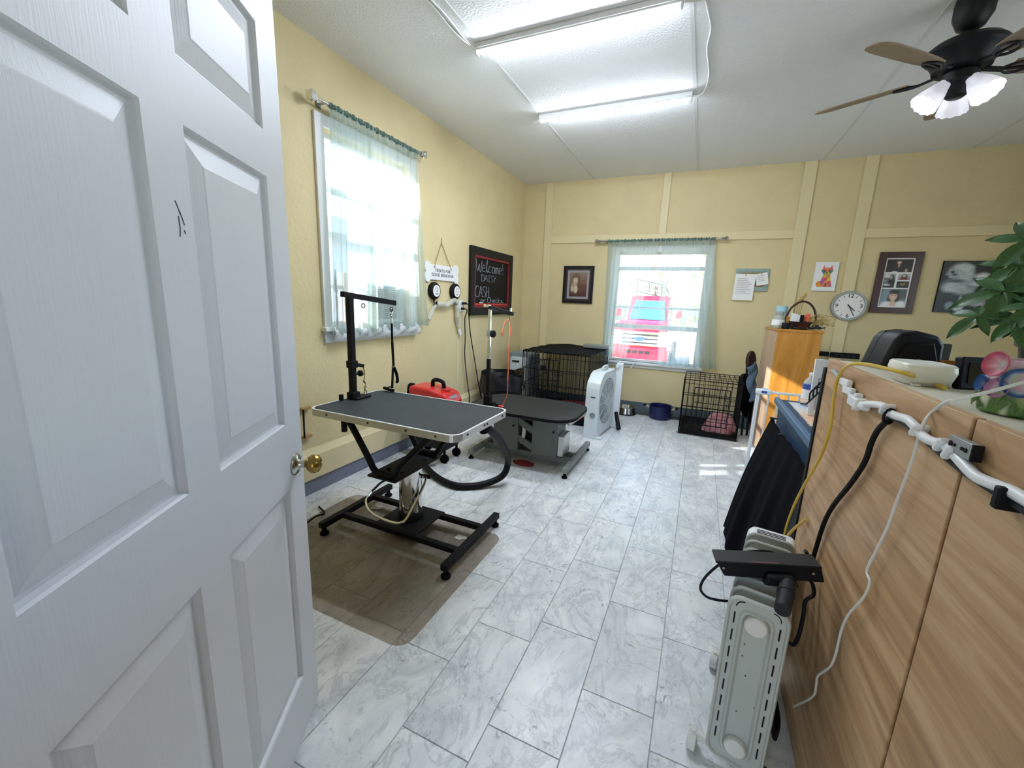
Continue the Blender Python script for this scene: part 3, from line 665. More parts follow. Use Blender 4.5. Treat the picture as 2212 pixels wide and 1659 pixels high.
# chalkboard
bl, br_, bt_, bb = 4.225, 5.36, 2.045, 1.262
cb = thing('chalkboard', 'black framed chalkboard with red inner border and chalk handwriting', 'chalkboard', (LW, (bl+br_)/2, bb))
def ringrect(mb, o, ux, uy, y0, z0, y1, z1, w_, h): return ring(mb, [(y0, z0), (y1, z0), (y1, z1), (y0, z1)], [(y0+w_, z0+w_), (y1-w_, z0+w_), (y1-w_, z1-w_), (y0+w_, z1-w_)], o, ux, uy, h)
O = (LW+.003, 0, 0)
ringrect(MB(), O, Y, Z, bl, bb, br_, bt_, .09, X*.035).build('frame', 'black_frame', cb, bevel=.006)
ringrect(MB(), O, Y, Z, bl+.09, bb+.09, br_-.09, bt_-.09, .03, X*.026).build('inner_border', 'dark_red', cb, bevel=.003)
MB().box((LW+.003, bl+.09, bb+.09), (LW+.02, br_-.09, bb+.14)).build('chalk_ledge', 'label_red', cb, bevel=.003)
MB().box((LW+.003, bl+.1, bb+.1), (LW+.012, br_-.1, bt_-.1)).build('slate', 'black', cb)
def stroke_text(name, o, ux, uy, strokes, r, m, par, sx=1, sy=1):
    mb = MB(); o = V(o); ux = V(ux); uy = V(uy); nz = ux.cross(uy)
    for st in strokes: mb.tube([o+ux*x*sx+uy*y*sy for x, y in st], r, 5, 4)
    return mb.build(name, m, par, smooth=True)
GL = {'W': [[(0, 1), (.1, .2), (.25, .05), (.4, .6), (.5, .1), (.65, 0), (.8, .9)]], 'e': [[(0, .3), (.35, .35), (.3, .55), (.12, .55), (.02, .3), (.1, .05), (.4, .08)]], 'l': [[(.05, 0), (.1, .5), (.22, 1), (.12, 1), (.1, .4), (.2, .02), (.32, .1)]],
 'c': [[(.4, .5), (.2, .58), (.04, .35), (.1, .05), (.4, .08)]], 'o': [[(.22, .56), (.04, .4), (.06, .08), (.3, .03), (.42, .25), (.36, .5), (.2, .57)]], 'm': [[(0, 0), (.04, .55)], [(.04, .4), (.2, .55), (.26, 0)], [(.26, .4), (.42, .55), (.5, 0)]], '!': [[(.05, 1), (.1, .35)], [(.12, .1), (.14, .02)]],
 'D': [[(.05, 1), (.05, 0)], [(.0, 1), (.4, .85), (.5, .4), (.35, .05), (0, 0)]], 'A': [[(0, 0), (.12, .5), (.25, 1), (.38, .5), (.5, 0)], [(.1, .4), (.42, .4)]], 'I': [[(.2, 1), (.2, 0)], [(.05, 1), (.35, 1)], [(.05, 0), (.35, 0)]], 'S': [[(.45, .9), (.2, 1), (.05, .8), (.2, .55), (.42, .35), (.35, .05), (.02, .08)]], 'Y': [[(0, 1), (.22, .5)], [(.45, 1), (.2, .45), (.1, 0)]],
 'C': [[(.45, .9), (.2, 1), (.03, .6), (.08, .15), (.25, 0), (.48, .1)]], 'H': [[(.03, 1), (.03, 0)], [(.4, 1), (.4, 0)], [(.03, .5), (.4, .5)]], 'r': [[(.04, .55), (.06, 0)], [(.06, .35), (.18, .52), (.32, .5)]], 'h': [[(.04, 1), (.05, 0)], [(.05, .35), (.22, .55), (.36, .4), (.36, 0)]], 'k': [[(.04, 1), (.05, 0)], [(.34, .6), (.06, .28), (.38, 0)]], 's': [[(.32, .5), (.12, .55), (.08, .38), (.3, .22), (.22, .02), (.02, .05)]], '_': [[(0, .02), (.15, .08), (.3, .0)]], ' ': []}
ADV = {'W': .85, 'm': .6, ' ': .3, 'l': .35, '!': .3, 'I': .45, 's': .4, 'r': .38}
def hand(s):
    out = []; x = 0
    for ch in s: out += [[(a+x, b) for a, b in st] for st in GL[ch]]; x += ADV.get(ch, .52)
    return out
sx_ = LW+.0135
for k, (s, y, z, w_, h_) in enumerate((('Welcome!', 4.375, 1.775, .18, .14), ('DAISY', 4.51, 1.665, .16, .078), ('CASH', 4.365, 1.475, .175, .13), ('or Checks_', 4.50, 1.41, .145, .068))):
    stroke_text('chalk_writing', (sx_, y, z), Y, Z-Y*.0, hand(s), .0027 if k != 1 else .0021, 'chalk', cb, w_, h_)
tag(MB().cyl((LW+.026, 4.45, bb+.146), (LW+.026, 4.53, bb+.146), .006, n=8).build('chalk_stick', 'paper'), 'short white chalk stick on the red ledge of the chalkboard', 'chalk')
# little latch rod beside the door edge
p = lw(655, 885, .03); q = lw(658, 946, .03)
t = thing('wall_latch', 'thin black latch rod with two small brackets on the wall by the door knob', 'latch', q)
MB().tube([p, q], .006, 8, smooth=False).build('rod', 'black', t)
for c_ in (p, q): MB().cbox(c_+Y*.03+X*-.015, (.034, .07, .018)).build('bracket', 'twine', t, bevel=.002)

# ------------------------------------------------------------------ things on the back wall
def frame_on_wall(name, label, cat, px, o, w_, h_, depth, bars, lean=0):
    """bars: list of (width, depth, material, name) rings from outside in"""
    t = thing(name, label, cat, o); M = V(o); ux = X; uy = Z+X*lean; a = 0
    for bw_, d, m, nm in bars:
        ring(MB(), [(-w_/2+a, -h_/2+a), (w_/2-a, -h_/2+a), (w_/2-a, h_/2-a), (-w_/2+a, h_/2-a)], [(-w_/2+a+bw_, -h_/2+a+bw_), (w_/2-a-bw_, -h_/2+a+bw_), (w_/2-a-bw_, h_/2-a-bw_), (-w_/2+a+bw_, h_/2-a-bw_)], M-Y*.002, ux, uy, -Y*d).build(nm, m, t, bevel=.002); a += bw_
    return t, a
def rect4(tl, tr, br2, bl2, y=BW):
    P = [bk(*q, y) for q in (tl, tr, br2, bl2)]; c = sum(P, V())/4; return c, ((P[1]-P[0]).length+(P[2]-P[3]).length)/2, ((P[0]-P[3]).length+(P[1]-P[2]).length)/2
c, w_, h_ = rect4((1219, 575), (1285, 574), (1279, 656), (1216, 654))
t, a = frame_on_wall('framed_picture', 'sepia picture of a child resting chin on hands in a dark frame', 'picture', 0, c, w_, h_, .03, [(.035, .028, 'black_frame', 'frame_outer'), (.025, .022, 'dark_wood', 'frame_inner'), (.03, .016, 'grey_print', 'mat')])
iw, ih = w_-2*a, h_-2*a
painted('sepia_print', c+V((-iw/2, -.012, -ih/2)), X*iw, Z*ih, 36, 48, blobs(('#3a1a1c', '#8a7060'), [(.5, .08, .6, .22, '#4a1e1c', .3), (.75, .42, .35, .22, '#5a3326', .4), (.8, .6, .25, .1, '#75543c', .5), (.32, .4, .13, .24, '#b8a58a', .3, .2), (.2, .42, .1, .2, '#a08a72', .4, -.2), (.38, .3, .1, .13, '#cdbfa2', .3), (.17, .33, .08, .12, '#c2b294', .3), (.38, .77, .21, .19, '#59402f', .35), (.35, .68, .135, .145, '#cdb997', .25), (.37, .83, .17, .06, '#6e5240', .4), (.41, .71, .032, .018, '#7c604c', .5), (.29, .72, .028, .018, '#7c604c', .5), (.345, .66, .015, .035, '#b89f80', .6), (.34, .595, .045, .014, '#96654f', .5), (.52, .66, .05, .14, '#59402f', .5)]), t)
c, w_, h_ = rect4((1588, 583), (1661, 578), (1658, 627), (1587, 630))
t, a = frame_on_wall('notice_frame', 'pale green framed cork board with papers pinned on it', 'board', 0, c, w_, h_, .02, [(.03, .022, 'teal_frame', 'frame_outer'), (.018, .016, 'teal_frame', 'frame_inner')])
MB().cbox(c-Y*.006, (w_-.09, .008, h_-.09)).build('cork', 'twine', t)
def sheet(label, c, w_, h_, ang, lines, y):
    c = V(c); c.y = y; ux = X*math.cos(ang)+Z*math.sin(ang); uy = Z*math.cos(ang)-X*math.sin(ang)
    t = thing('paper_sheet', label, 'paper', c, 0, 'papers on the cork board')
    mb = MB(); mb.grid(lambda u, v: c+ux*w_*(u-.5)+uy*h_*(v-.5)-Y*(.004*math.sin(v*3+u*2)), 6, 6); mb.build('sheet', 'paper', t, solid=.0008)
    MB().ball(c+uy*h_*.46-Y*.006, .007, 8, 6).build('pin', 'amber', t)
    mb = MB()
    for i in range(lines): mb.bar(c+ux*w_*-.38+uy*h_*(.32-.62*i/lines)-Y*.007, c+ux*w_*random.uniform(.1, .38)+uy*h_*(.32-.62*i/lines)-Y*.007, .004, .0006, (0, 1, 0))
    o = mb.build('printed_lines', 'grey_print', t); o['kind'] = 'stuff'
c, w_, h_ = rect4((1585, 594), (1629, 591), (1628, 648), (1584, 649)); sheet('large white printed page pinned to the green cork board', c, w_, h_, -.02, 9, BW-.032)
c, w_, h_ = rect4((1631, 594), (1655, 588), (1661, 612), (1634, 619)); sheet('small tilted white note pinned at the right of the green cork board', c, w_, h_, .2, 4, BW-.036)
c, w_, h_ = rect4((1763, 566), (1812, 566), (1800, 630), (1754, 628)); w_, h_ = .215, .315
t = thing('cat_canvas', 'small white canvas with a rainbow coloured cat', 'picture', c)
MB().cbox(c-Y*.011, (w_, .02, h_)).build('canvas', 'paper', t, bevel=.002)
def catf(u, v):
    pal = ['#e0902e', '#d8586a', '#b0569a', '#e07a5a', '#d2c23e', '#7a5aa8', '#e2a04a', '#c2475c']
    body = abs(u-.54) < .15+.14*max(0, (.6-v)/.46) and .13 < v <= .6 or ((u-.25)/.13)**2+((v-.23)/.11)**2 < 1
    head = ((u-.54)/.22)**2+((v-.69)/.14)**2 < 1 or (abs(u-.37) < .075*(1-(v-.74)*5.5) and .68 < v < .92) or (abs(u-.71) < .075*(1-(v-.74)*5.5) and .68 < v < .92)
    near = lambda L: min(L, key=lambda q: (u-q[0])**2+(v-q[1])**2)[2]
    if head:
        if ((abs(u-.54)-.1)/.05)**2+((v-.70)/.022)**2 < 1: return lin('#24343c')
        if ((u-.54)/.035)**2+((v-.63)/.02)**2 < 1: return lin('#3a2a3a')
        return lin(near([(.4, .8, '#e0705e'), (.54, .82, '#e88a5c'), (.7, .8, '#d8606a'), (.38, .66, '#3e7a82'), (.7, .66, '#4a8a7a'), (.48, .58, '#8aa84e'), (.62, .58, '#c8b83e'), (.54, .7, '#d97a50')]))
    if body:
        if abs(u-.56) < .035 and v < .27: return lin('#3a3038')
        return lin(near([(.45, .52, '#d8b83e'), (.62, .52, '#d87a4a'), (.68, .42, '#e0c83e'), (.5, .4, '#d8586a'), (.4, .42, '#c2668a'), (.38, .3, '#a85a9a'), (.55, .3, '#e08a6a'), (.7, .28, '#d8606a'), (.24, .24, '#e0902e'), (.42, .17, '#e0745a'), (.66, .16, '#d88a5a'), (.3, .15, '#d8a03e'), (.77, .2, '#b8588a')]))
    return lin('#eef0f0')
painted('cat_print', c+V((-w_*.48, -.0225, -h_*.48)), X*w_*.96, Z*h_*.96, 48, 66, catf, t)
# clock
cc = bk(1833, 661, BW-.02); cr = .163
t = thing('wall_clock', 'round white wall clock with a grey rim beside the photo collage', 'clock', cc)
MB().lathe([(cr-.026, 0), (cr, 0), (cr, .03), (cr-.006, .042), (cr-.02, .042), (cr-.026, .03)], cc+Y*.018, 48, -Y, capt=False).build('rim', 'galv', t, smooth=True)
MB().lathe([(cr-.024, .026), (cr-.024, .03)], cc+Y*.018, 48, -Y).build('face', 'paper', t)
fy = cc+Y*.018-Y*.0315
for i in range(12):
    a = PI/2-2*PI*i/12; d = X*math.cos(a)+Z*math.sin(a)
    if i % 3 == 0: text('numeral', ['12', '3', '6', '9'][i//3], .058, fy+d*(cr-.053), X, Z, 'ink', t, bold=.0008)
    else: MB().bar(fy+d*(cr-.064), fy+d*(cr-.036), .005, .001, (0, 1, 0)).build('hour_mark', 'ink', t)
def handm(nm, deg, L, w2, off): d = X*math.sin(math.radians(deg))+Z*math.cos(math.radians(deg)); MB().bar(fy-d*.02-Y*off, fy+d*L-Y*off, w2, .002, (0, 1, 0)).build(nm, 'ink', t)
handm('hour_hand', 132, .075, .009, .004); handm('minute_hand', 152, .108, .006, .007); MB().cyl(fy, fy-Y*.011, .007, n=12).build('hub', 'ink', t)
# collage
c = (bk(1903, 545)+bk(1997, 546)+bk(1966, 679)+bk(1875, 672))/4; w_, h_ = .36, .63
t, a = frame_on_wall('photo_collage', 'dark red wood frame holding a collage of five photos', 'picture', 0, c, w_, h_, .03, [(.06, .026, 'maroon', 'frame')])
MB().cbox(c-Y*.008, (w_-2*a+.004, .012, h_-2*a+.004)).build('mat', 'paper', t)
def pic(x0, z0, x1, z1, fn, nx=26, ny=26): painted('photo', c+V((x0, -.0145, z0)), X*(x1-x0), Z*(z1-z0), nx, ny, fn, t)
iw, ih = (w_-2*a)/2, (h_-2*a)/2
pic(-iw+.013, ih-.145, iw-.013, ih-.014, blobs(('#120f12', '#141013'), [(.48, .42, .2, .4, '#1e181b', .4), (.47, .55, .03, .2, '#c9a88a', .3), (.47, .78, .075, .14, '#d6b295', .3), (.47, .9, .08, .06, '#3a2a22', .4), (.78, .12, .04, .14, '#caa387', .4), (.35, .02, .1, .07, '#ded6d2', .4)]))
pic(-iw+.013, ih-.305, -.012, ih-.158, blobs(('#2a2e2e', '#b0b6b8'), [(.25, .8, .3, .15, '#d3d7d8', .4), (.2, .62, .3, .08, '#5a6264', .4), (.7, .4, .35, .3, '#161819', .3), (.68, .72, .2, .2, '#1b1b1c', .3), (.62, .72, .1, .13, '#b7a497', .3), (.3, .2, .3, .06, '#cfd6d6', .4), (.5, .02, .6, .1, '#191c1c', .4)]))
pic(.006, ih-.225, iw-.013, ih-.158, blobs(('#9a9aa0', '#c8ccd0'), [(.5, .1, .4, .45, '#8a3a3c', .3), (.52, .55, .24, .38, '#3a2220', .3), (.5, .65, .12, .18, '#d6b8a4', .3)]), 26, 18)
pic(.006, ih-.305, iw-.013, ih-.238, blobs(('#15140f', '#1a1812'), [(.35, .6, .06, .12, '#b99a62', .4), (.5, .45, .1, .16, '#8a7040', .5), (.62, .65, .05, .12, '#c9b27a', .4), (.2, .3, .2, .2, '#2a3a2a', .5)]), 26, 18)
pic(-iw+.013, -ih+.014, iw-.013, ih-.318, blobs(('#8fa0aa', '#5d6a70'), [(.2, .5, .2, .6, '#7d949f', .4), (.85, .7, .25, .3, '#4e5a58', .4), (.52, .35, .24, .52, '#191416', .15), (.3, .05, .25, .22, '#e9edf2', .25), (.82, .06, .22, .24, '#eef1f4', .25), (.52, .12, .1, .25, '#e0bda6', .3), (.5, .56, .155, .22, '#e0b9a2', .2), (.52, .83, .2, .12, '#191416', .3), (.44, .62, .025, .018, '#3a2622', .4), (.57, .62, .025, .018, '#3a2622', .4), (.5, .46, .07, .022, '#f6eeea', .3), (.5, .43, .08, .012, '#b5686a', .4)]), 44, 48)
# dog canvas
c = (bk(2037, 563)+bk(2151, 565)+bk(2014, 673)+bk(2125, 678))/4; w_, h_ = .395, .51
t = thing('dog_canvas', 'dark canvas print of a fluffy white dog behind the potted plant', 'picture', c)
MB().cbox(c-Y*.013, (w_, .024, h_)).build('canvas', 'black', t, bevel=.002)
fl_ = [(.36, .80, .22, .15, '#a9b4b7', .3), (.48, .68, .15, .2, '#b7c1c3', .35), (.2, .73, .11, .1, '#98a4a8', .35), (.42, .88, .16, .06, '#c4cccd', .4), (.36, .5, .29, .15, '#a3b0b3', .3), (.25, .46, .15, .1, '#c0c9cb', .4), (.46, .43, .2, .1, '#b2bdbf', .4), (.3, .615, .2, .03, '#4a575c', .5), (.62, .52, .1, .1, '#8d999d', .4), (.2, .79, .04, .03, '#11171b', .4), (.25, .74, .05, .02, '#2c363a', .5), (.1, .69, .05, .03, '#0d1115', .4), (.15, .66, .08, .012, '#20292d', .4), (.8, .68, .16, .09, '#d6d9dc', .35), (.72, .57, .13, .05, '#c3c9cd', .4), (.5, .24, .6, .12, '#1d282e', .4), (.15, .34, .2, .06, '#26333a', .5), (.28, .13, .085, .075, '#7f98a4', .35), (.46, .11, .1, .085, '#c8d6de', .25), (.47, .25, .035, .08, '#9aabb2', .4), (.74, .22, .1, .08, '#b6b0b8', .35), (.86, .18, .1, .1, '#a9a3ae', .4), (.6, .03, .14, .03, '#85808a', .5), (.9, .33, .05, .05, '#d9dce0', .35)]
_dog = blobs(('#1a2228', '#06070c'), fl_)
def dogf(u, v):
    c = _dog(u, v); k = 1+.28*math.sin(u*61+3*math.sin(v*47))*math.sin(v*53+2.5*math.sin(u*39)); return [x*k for x in c]
painted('dog_print', c+V((-w_/2+.003, -.0265, -h_/2+.003)), X*(w_-.006), Z*(h_-.006), 64, 80, dogf, t)
p = bk(1824, 768, BW-.02)
t = thing('outlet_strip', 'dark outlet strip low on the back wall behind the counter', 'outlet strip', p)
MB().cbox(p, (.27, .035, .06)).build('strip', 'black', t, bevel=.004)
for i in range(4): MB().cbox(p+V((-.08+.055*i, -.02, 0)), (.03, .004, .03)).build('socket', 'charcoal', t)
tag(MB().cbox(bk(1779, 764, BW-.03), (.09, .05, .05)).build('power_adapter', 'black', bevel=.005), 'small black adapter plugged in beside the wooden cabinet', 'adapter')
# ------------------------------------------------------------------ near grooming table
AX0, AX1, AY0, AY1, AZ = -2.0, -1.0, 1.615, 2.215, .80
t = thing('grooming_table', 'near grooming table with grey rubber top, metal rim and black foot frame', 'table', (-1.55, 1.94, 0))
out = rrect(AX0, AY0, AX1, AY1, .06); inn = rrect(AX0+.006, AY0+.006, AX1-.006, AY1-.006, .055)
MB().prism(rrect(AX0+.005, AY0+.005, AX1-.005, AY1-.005, .056), (0, 0, AZ-.03), X, Y, Z*.03).build('tabletop', 'rubber', t)
ring(MB(), out, inn, (0, 0, AZ-.036), X, Y, Z*.038).build('rim', 'alu', t)
ring(MB(), rrect(AX0-.001, AY0-.001, AX1+.001, AY1+.001, .06), rrect(AX0+.01, AY0+.01, AX1-.01, AY1-.01, .052), (0, 0, AZ+.001), X, Y, Z*.002).build('rim_lip', 'alu_edge', t)
for p, d in [((x, AY0, AZ-.016), -Y) for x in (-1.85, -1.55, -1.3, -1.12)]+[((AX1, y, AZ-.016), X) for y in (1.72, 1.9, 1.93, 2.12)]:
    MB().cyl(V(p), V(p)+d*.003, .006, n=8).build('screw', 'charcoal', t)
MB().box((-1.78, 1.72, AZ-.075), (-1.16, 2.12, AZ-.036)).build('under_tray', 'tray_grey', t, bevel=.004)
for y in (1.70, 2.10):
    MB().tube([(-1.80, y, AZ-.05), (-1.765, y, AZ-.07), (-1.64, y, .55), (-1.60, y, .485), (-1.56, y, .467), (-1.48, y, .467), (-1.44, y, .485), (-1.40, y, .55), (-1.22, y, AZ-.07), (-1.18, y, AZ-.05)], .0185, 10, 4).build('support_bar', 'black', t, smooth=True)
    MB().cyl((-1.81, y, AZ-.04), (-1.81, y, AZ-.13), .017, n=10).build('bar_end', 'black', t, smooth=True)
MB().box((-1.63, 1.68, .437), (-1.43, 2.13, .45)).build('top_plate', 'black', t, bevel=.003)
for q in ((-1.58, 1.8), (-1.48, 1.8), (-1.58, 2.02), (-1.48, 2.02)): MB().cyl((q[0], q[1], .45), (q[0], q[1], .459), .012, n=8).build('bolt', 'charcoal', t)
PX, PY = -1.535, 1.945
MB().lathe([(.07, .09), (.07, .425), (.062, .432), (.05, .434), (.05, .437)], (PX, PY, 0), 32).build('pump_cylinder', 'chrome', t, smooth=True)
MB().lathe([(.078, .075), (.078, .115), (.071, .125)], (PX, PY, 0), 32).build('pump_collar', 'black', t, smooth=True)
MB().box((-1.68, 1.785, .075), (-1.375, 2.09, .087)).build('base_plate', 'black', t, bevel=.003)
for x in (-1.955, -1.075):
    MB().box((x-.02, 1.62, .05), (x+.02, 2.245, .088)).build('foot_rail', 'black', t, bevel=.004)
    for y in (1.645, 2.22): MB().lathe([(.026, .0038), (.027, .015), (.014, .022), (.014, .05)], (x, y, 0), 14).build('foot', 'black_soft', t, smooth=True)
for y in (1.79, 2.065): MB().box((-1.955, y-.018, .05), (-1.075, y+.018, .083)).build('cross_rail', 'black', t, bevel=.004)
mb = MB().tube([(PX+.07, PY+.03, .36), (PX+.10, PY+.02, .34), (PX+.07, PY-.10, .17), (PX+.04, PY-.15, .125), (PX-.06, PY-.16, .12), (PX-.2, PY-.14, .13), (PX-.31, PY-.06, .14), (PX-.36, PY+.04, .15)], .0085, 8)
mb.build('foot_pedal', 'chrome', t, smooth=True)
MB().tube([(PX-.36, PY+.04, .15), (PX-.37, PY+.2, .17), (PX-.2, PY+.3, .19)], .008, 8).build('pedal_rod', 'black', t, smooth=True)
MB().bar((PX+.06, PY+.03, .36), (PX+.12, PY+.045, .36), .02).build('pedal_lever', 'black', t, bevel=.002)
# arm clamped to its left end
ar = MB().box((-1.975, 1.905, AZ+.01), (-1.94, 1.94, 1.452)).build('grooming_arm', 'black', t, bevel=.002)
MB().bar((-1.957, 1.865, 1.45), (-1.95, 2.325, 1.402), .03, .032).build('cross_arm', 'black', ar, bevel=.002)
MB().box((-1.985, 1.895, AZ+.002), (-1.93, 1.955, AZ+.045)).box((-1.985, 1.9, AZ+.002), (-1.90, 2.02, AZ+.014)).build('table_clamp', 'black', ar, bevel=.003)
MB().box((-1.985, 1.93, AZ-.11), (-1.95, 1.965, AZ-.0)).build('clamp_jaw', 'black', ar, bevel=.003)
MB().cyl((-1.99, 1.855, AZ+.002), (-1.99, 1.855, AZ+.035), .014, n=10).build('clamp_knob', 'black', ar)
MB().box((-1.983, 1.898, 1.0), (-1.932, 1.947, 1.045)).bar((-1.957, 1.94, 1.02), (-1.957, 2.015, 1.0), .022).build('height_clamp', 'black', ar, bevel=.003)
MB().cyl((-1.957, 1.945, .955), (-1.957, 1.985, .955), .006).lathe([(.012, .03), (.02, .035), (.02, .052), (.01, .06)], (-1.957, 1.945, .955), 10, (0, 1, 0)).build('height_knob', 'black', ar)
for y in (2.03, 2.292): MB().tube([(-1.953, y+.014*math.sin(a), 1.396-(y-2.03)*.09-.014*math.cos(a)-.014) for a in [2*PI*i/10 for i in range(10)]], .0035, 6, 2, closed=True).build('eye_ring', 'black', ar)
ls = thing('grooming_leash', 'black grooming loop hanging from the arm of the near grooming table', 'leash', (-1.95, 2.29, 1.36))
MB().tube([(-1.953, 2.29, 1.362), (-1.953, 2.30, 1.335), (-1.953, 2.288, 1.32), (-1.953, 2.293, 1.30), (-1.953, 2.292, 1.262)], [.004, .006, .009, .004, .006], 8).build('snap_hook', 'steel', ls, smooth=True)
MB().bar((-1.953, 2.292, 1.265), (-1.953, 2.294, 1.13), .017, .005, X).bar((-1.953, 2.294, 1.13), (-1.955, 2.305, .96), .02, .006, X).bar((-1.955, 2.300, .96), (-1.955, 2.285, .805), .02, .005, X).build('strap', 'black_soft', ls)
MB().bar((-1.955, 2.303, .965), (-1.955, 2.303, .95), .024, .010, X).build('slider', 'steel', ls)
MB().tube([(-1.955, 2.31, .95), (-1.95, 2.33, .90), (-1.95, 2.338, .85), (-1.95, 2.327, .84)], .011, 6).build('loose_end', 'black_soft', ls, smooth=True)
mb = MB().tube([(-1.955, 2.20, .822), (-1.90, 2.195, .816), (-1.86, 2.19, .816)], .010, 6).bar((-1.955, 2.285, .818), (-1.95, 2.195, .818), .014, .006); mb.build('loop_end', 'black_soft', ls, smooth=True)
ch = thing('chain_tether', 'thin chain with clasp hanging from the near table arm clamp', 'chain', (-1.955, 2.0, 1.0))
mb = MB().tube([(-1.955, 2.008, 1.0), (-1.955, 2.022, .96), (-1.955, 2.02, .915)], .003, 6); mb.build('cable', 'brass', ch)
MB().tube([(-1.955, 2.02, .915), (-1.955, 2.015, .90), (-1.955, 2.03, .875), (-1.955, 2.02, .855), (-1.955, 2.022, .835)], [.003, .007, .003, .008, .004], 6).tube([(-1.955, 2.025+.012*math.cos(a), .823+.012*math.sin(a)) for a in [2*PI*i/8 for i in range(8)]], .003, 6, 2, closed=True).build('clasp', 'steel', ch)
# chair mat and scraps below
mt = bpy.data.materials.new('mat_plastic'); mt.use_nodes = True; n_ = mt.node_tree.nodes; L_ = mt.node_tree.links
tp = n_.new('ShaderNodeBsdfTransparent'); tp.inputs[0].default_value = lin('#efebe6'); b_ = n_['Principled BSDF']; b_.inputs['Base Color'].default_value = lin('#b2aaa0'); b_.inputs['Roughness'].default_value = .42
mx_ = n_.new('ShaderNodeMixShader'); tn_ = n_.new('ShaderNodeTexNoise'); tn_.inputs['Scale'].default_value = 3.5; tn_.inputs['Detail'].default_value = 6; tc_ = n_.new('ShaderNodeTexCoord'); mr_ = n_.new('ShaderNodeMapRange')
mr_.inputs[1].default_value = .3; mr_.inputs[2].default_value = .7; mr_.inputs[3].default_value = .9; mr_.inputs[4].default_value = .76
L_.new(tc_.outputs['Object'], tn_.inputs[0]); L_.new(tn_.outputs[0], mr_.inputs[0]); L_.new(mr_.outputs[0], mx_.inputs[0]); L_.new(b_.outputs[0], mx_.inputs[1]); L_.new(tp.outputs[0], mx_.inputs[2]); L_.new(mx_.outputs[0], n_['Material Output'].inputs[0]); MATS['mat_plastic'] = mt
m = MB().prism(rrect(-2.19, 1.175, -.975, 2.135, .07, 6), (0, 0, .0005), X, Y, Z*.003).build('chair_mat', 'mat_plastic'); tag(m, 'smoky clear plastic floor mat under the near grooming table', 'mat')
for i, (px, py) in enumerate(((810, 1096), (992, 1160))):
    p = at(px, py, 2, .0045); a = .5+i
    mb = MB().cbox(p, (.05, .045, .0012), Matrix.Rotation(a, 3, 'Z')).cbox(p+V((.03, .008, .001)), (.035, .03, .0012), Matrix.Rotation(a+.6, 3, 'Z'))
    tag(mb.build('paper_scrap', 'paper2'), ['small white paper scrap on the floor mat left of the chrome pump', 'cream torn paper scrap on the floor mat right of the chrome pump'][i], 'paper', 'paper scraps on the floor mat')
tag(MB().tube([(-2.2, 1.5, .008), (-2.12, 1.6, .02), (-2.1, 1.70, .05), (-2.13, 1.8, .02), (-2.25, 1.86, .01)], .006, 8).build('extension_cord', 'black', smooth=True), 'black loop of cord on the floor beyond the edge of the white door', 'cord')

# ------------------------------------------------------------------ far grooming table
BX0, BX1, BY0, BY1, BZ = -1.86, -.86, 3.10, 3.80, .505
t = thing('grooming_table', 'far low grooming table with rounded dark top on grey steel lift base', 'table', (-1.36, 3.45, 0))
MB().prism(rrect(BX0, BY0, BX1, BY1, .2, 8), (0, 0, BZ-.022), X, Y, Z*.022).build('tabletop', 'rubber_green', t, bevel=.003)
ring(MB(), rrect(BX0-.003, BY0-.003, BX1+.003, BY1+.003, .203, 8), rrect(BX0+.004, BY0+.004, BX1-.004, BY1-.004, .196, 8), (0, 0, BZ-.024), X, Y, Z*.025).build('rim', 'black', t)
for y in (3.22, 3.64): MB().box((-1.75, y-.02, BZ-.06), (-.93, y+.02, BZ-.024)).build('top_rail', 'table_grey', t, bevel=.003)
MB().bar((-.90, 3.2, BZ-.03), (-.87, 3.62, BZ-.03), .02, .05).build('end_bracket', 'alu', t, bevel=.003)
for x0, x1 in ((-1.66, -1.41), (-1.27, -1.03)): MB().box((x0, 3.33, .09), (x1, 3.57, BZ-.06)).build('lift_column', 'table_grey', t, bevel=.006)
for x0, x1 in ((-1.655, -1.415), (-1.265, -1.035)): MB().cyl(((x0+x1)/2+.08, 3.33, .33), ((x0+x1)/2+.08, 3.325, .33), .012, n=8).build('bolt', 'charcoal', t)
MB().box((-1.03, 3.34, .11), (-.975, 3.54, .30)).build('motor_box', 'alu', t, bevel=.006)
for z0, z1 in ((.38, .30), (.22, .14)): MB().bar((-1.42, 3.36, z0), (-1.26, 3.36, z1), .03, .06).build('scissor_link', 'table_grey', t, bevel=.003)
MB().box((-1.42, 3.42, .12), (-1.27, 3.48, .42)).build('actuator', 'charcoal', t, bevel=.004)
MB().tube([(-1.38, 3.38, .38), (-1.36, 3.36, .28), (-1.38, 3.37, .16)], .018, 8).build('hydraulic_line', 'offwhite', t, smooth=True)
for y in (3.38, 3.52): MB().box((-1.80, y-.02, .05), (-.90, y+.02, .10)).build('base_beam', 'table_grey', t, bevel=.003)
for x in (-1.80, -.90):
    MB().box((x-.022, 3.15, .045), (x+.022, 3.95, .09)).build('foot_rail', 'tray_grey', t, bevel=.003)
    for y in (3.17, 3.93): MB().lathe([(.024, 0), (.025, .012), (.012, .02), (.012, .05)], (x, y, 0), 12).build('foot', 'black_soft', t, smooth=True)
tag(MB().lathe([(.05, 0), (.055, .015), (.03, .03), (.02, .032)], (-1.32, 3.28, 0), 16, squash=1.9).build('foot_switch', 'dark_red', smooth=True), 'dark red foot switch on the floor beneath the far grooming table', 'switch')
ar = MB().box((-1.705, 3.245, BZ+.005), (-1.675, 3.275, .93)).build('grooming_arm', 'black', t, bevel=.002); ar['label'] = 'black lower post with a chrome upper post'
MB().box((-1.702, 3.248, .92), (-1.678, 3.272, 1.375)).build('upper_post', 'chrome', ar, bevel=.002)
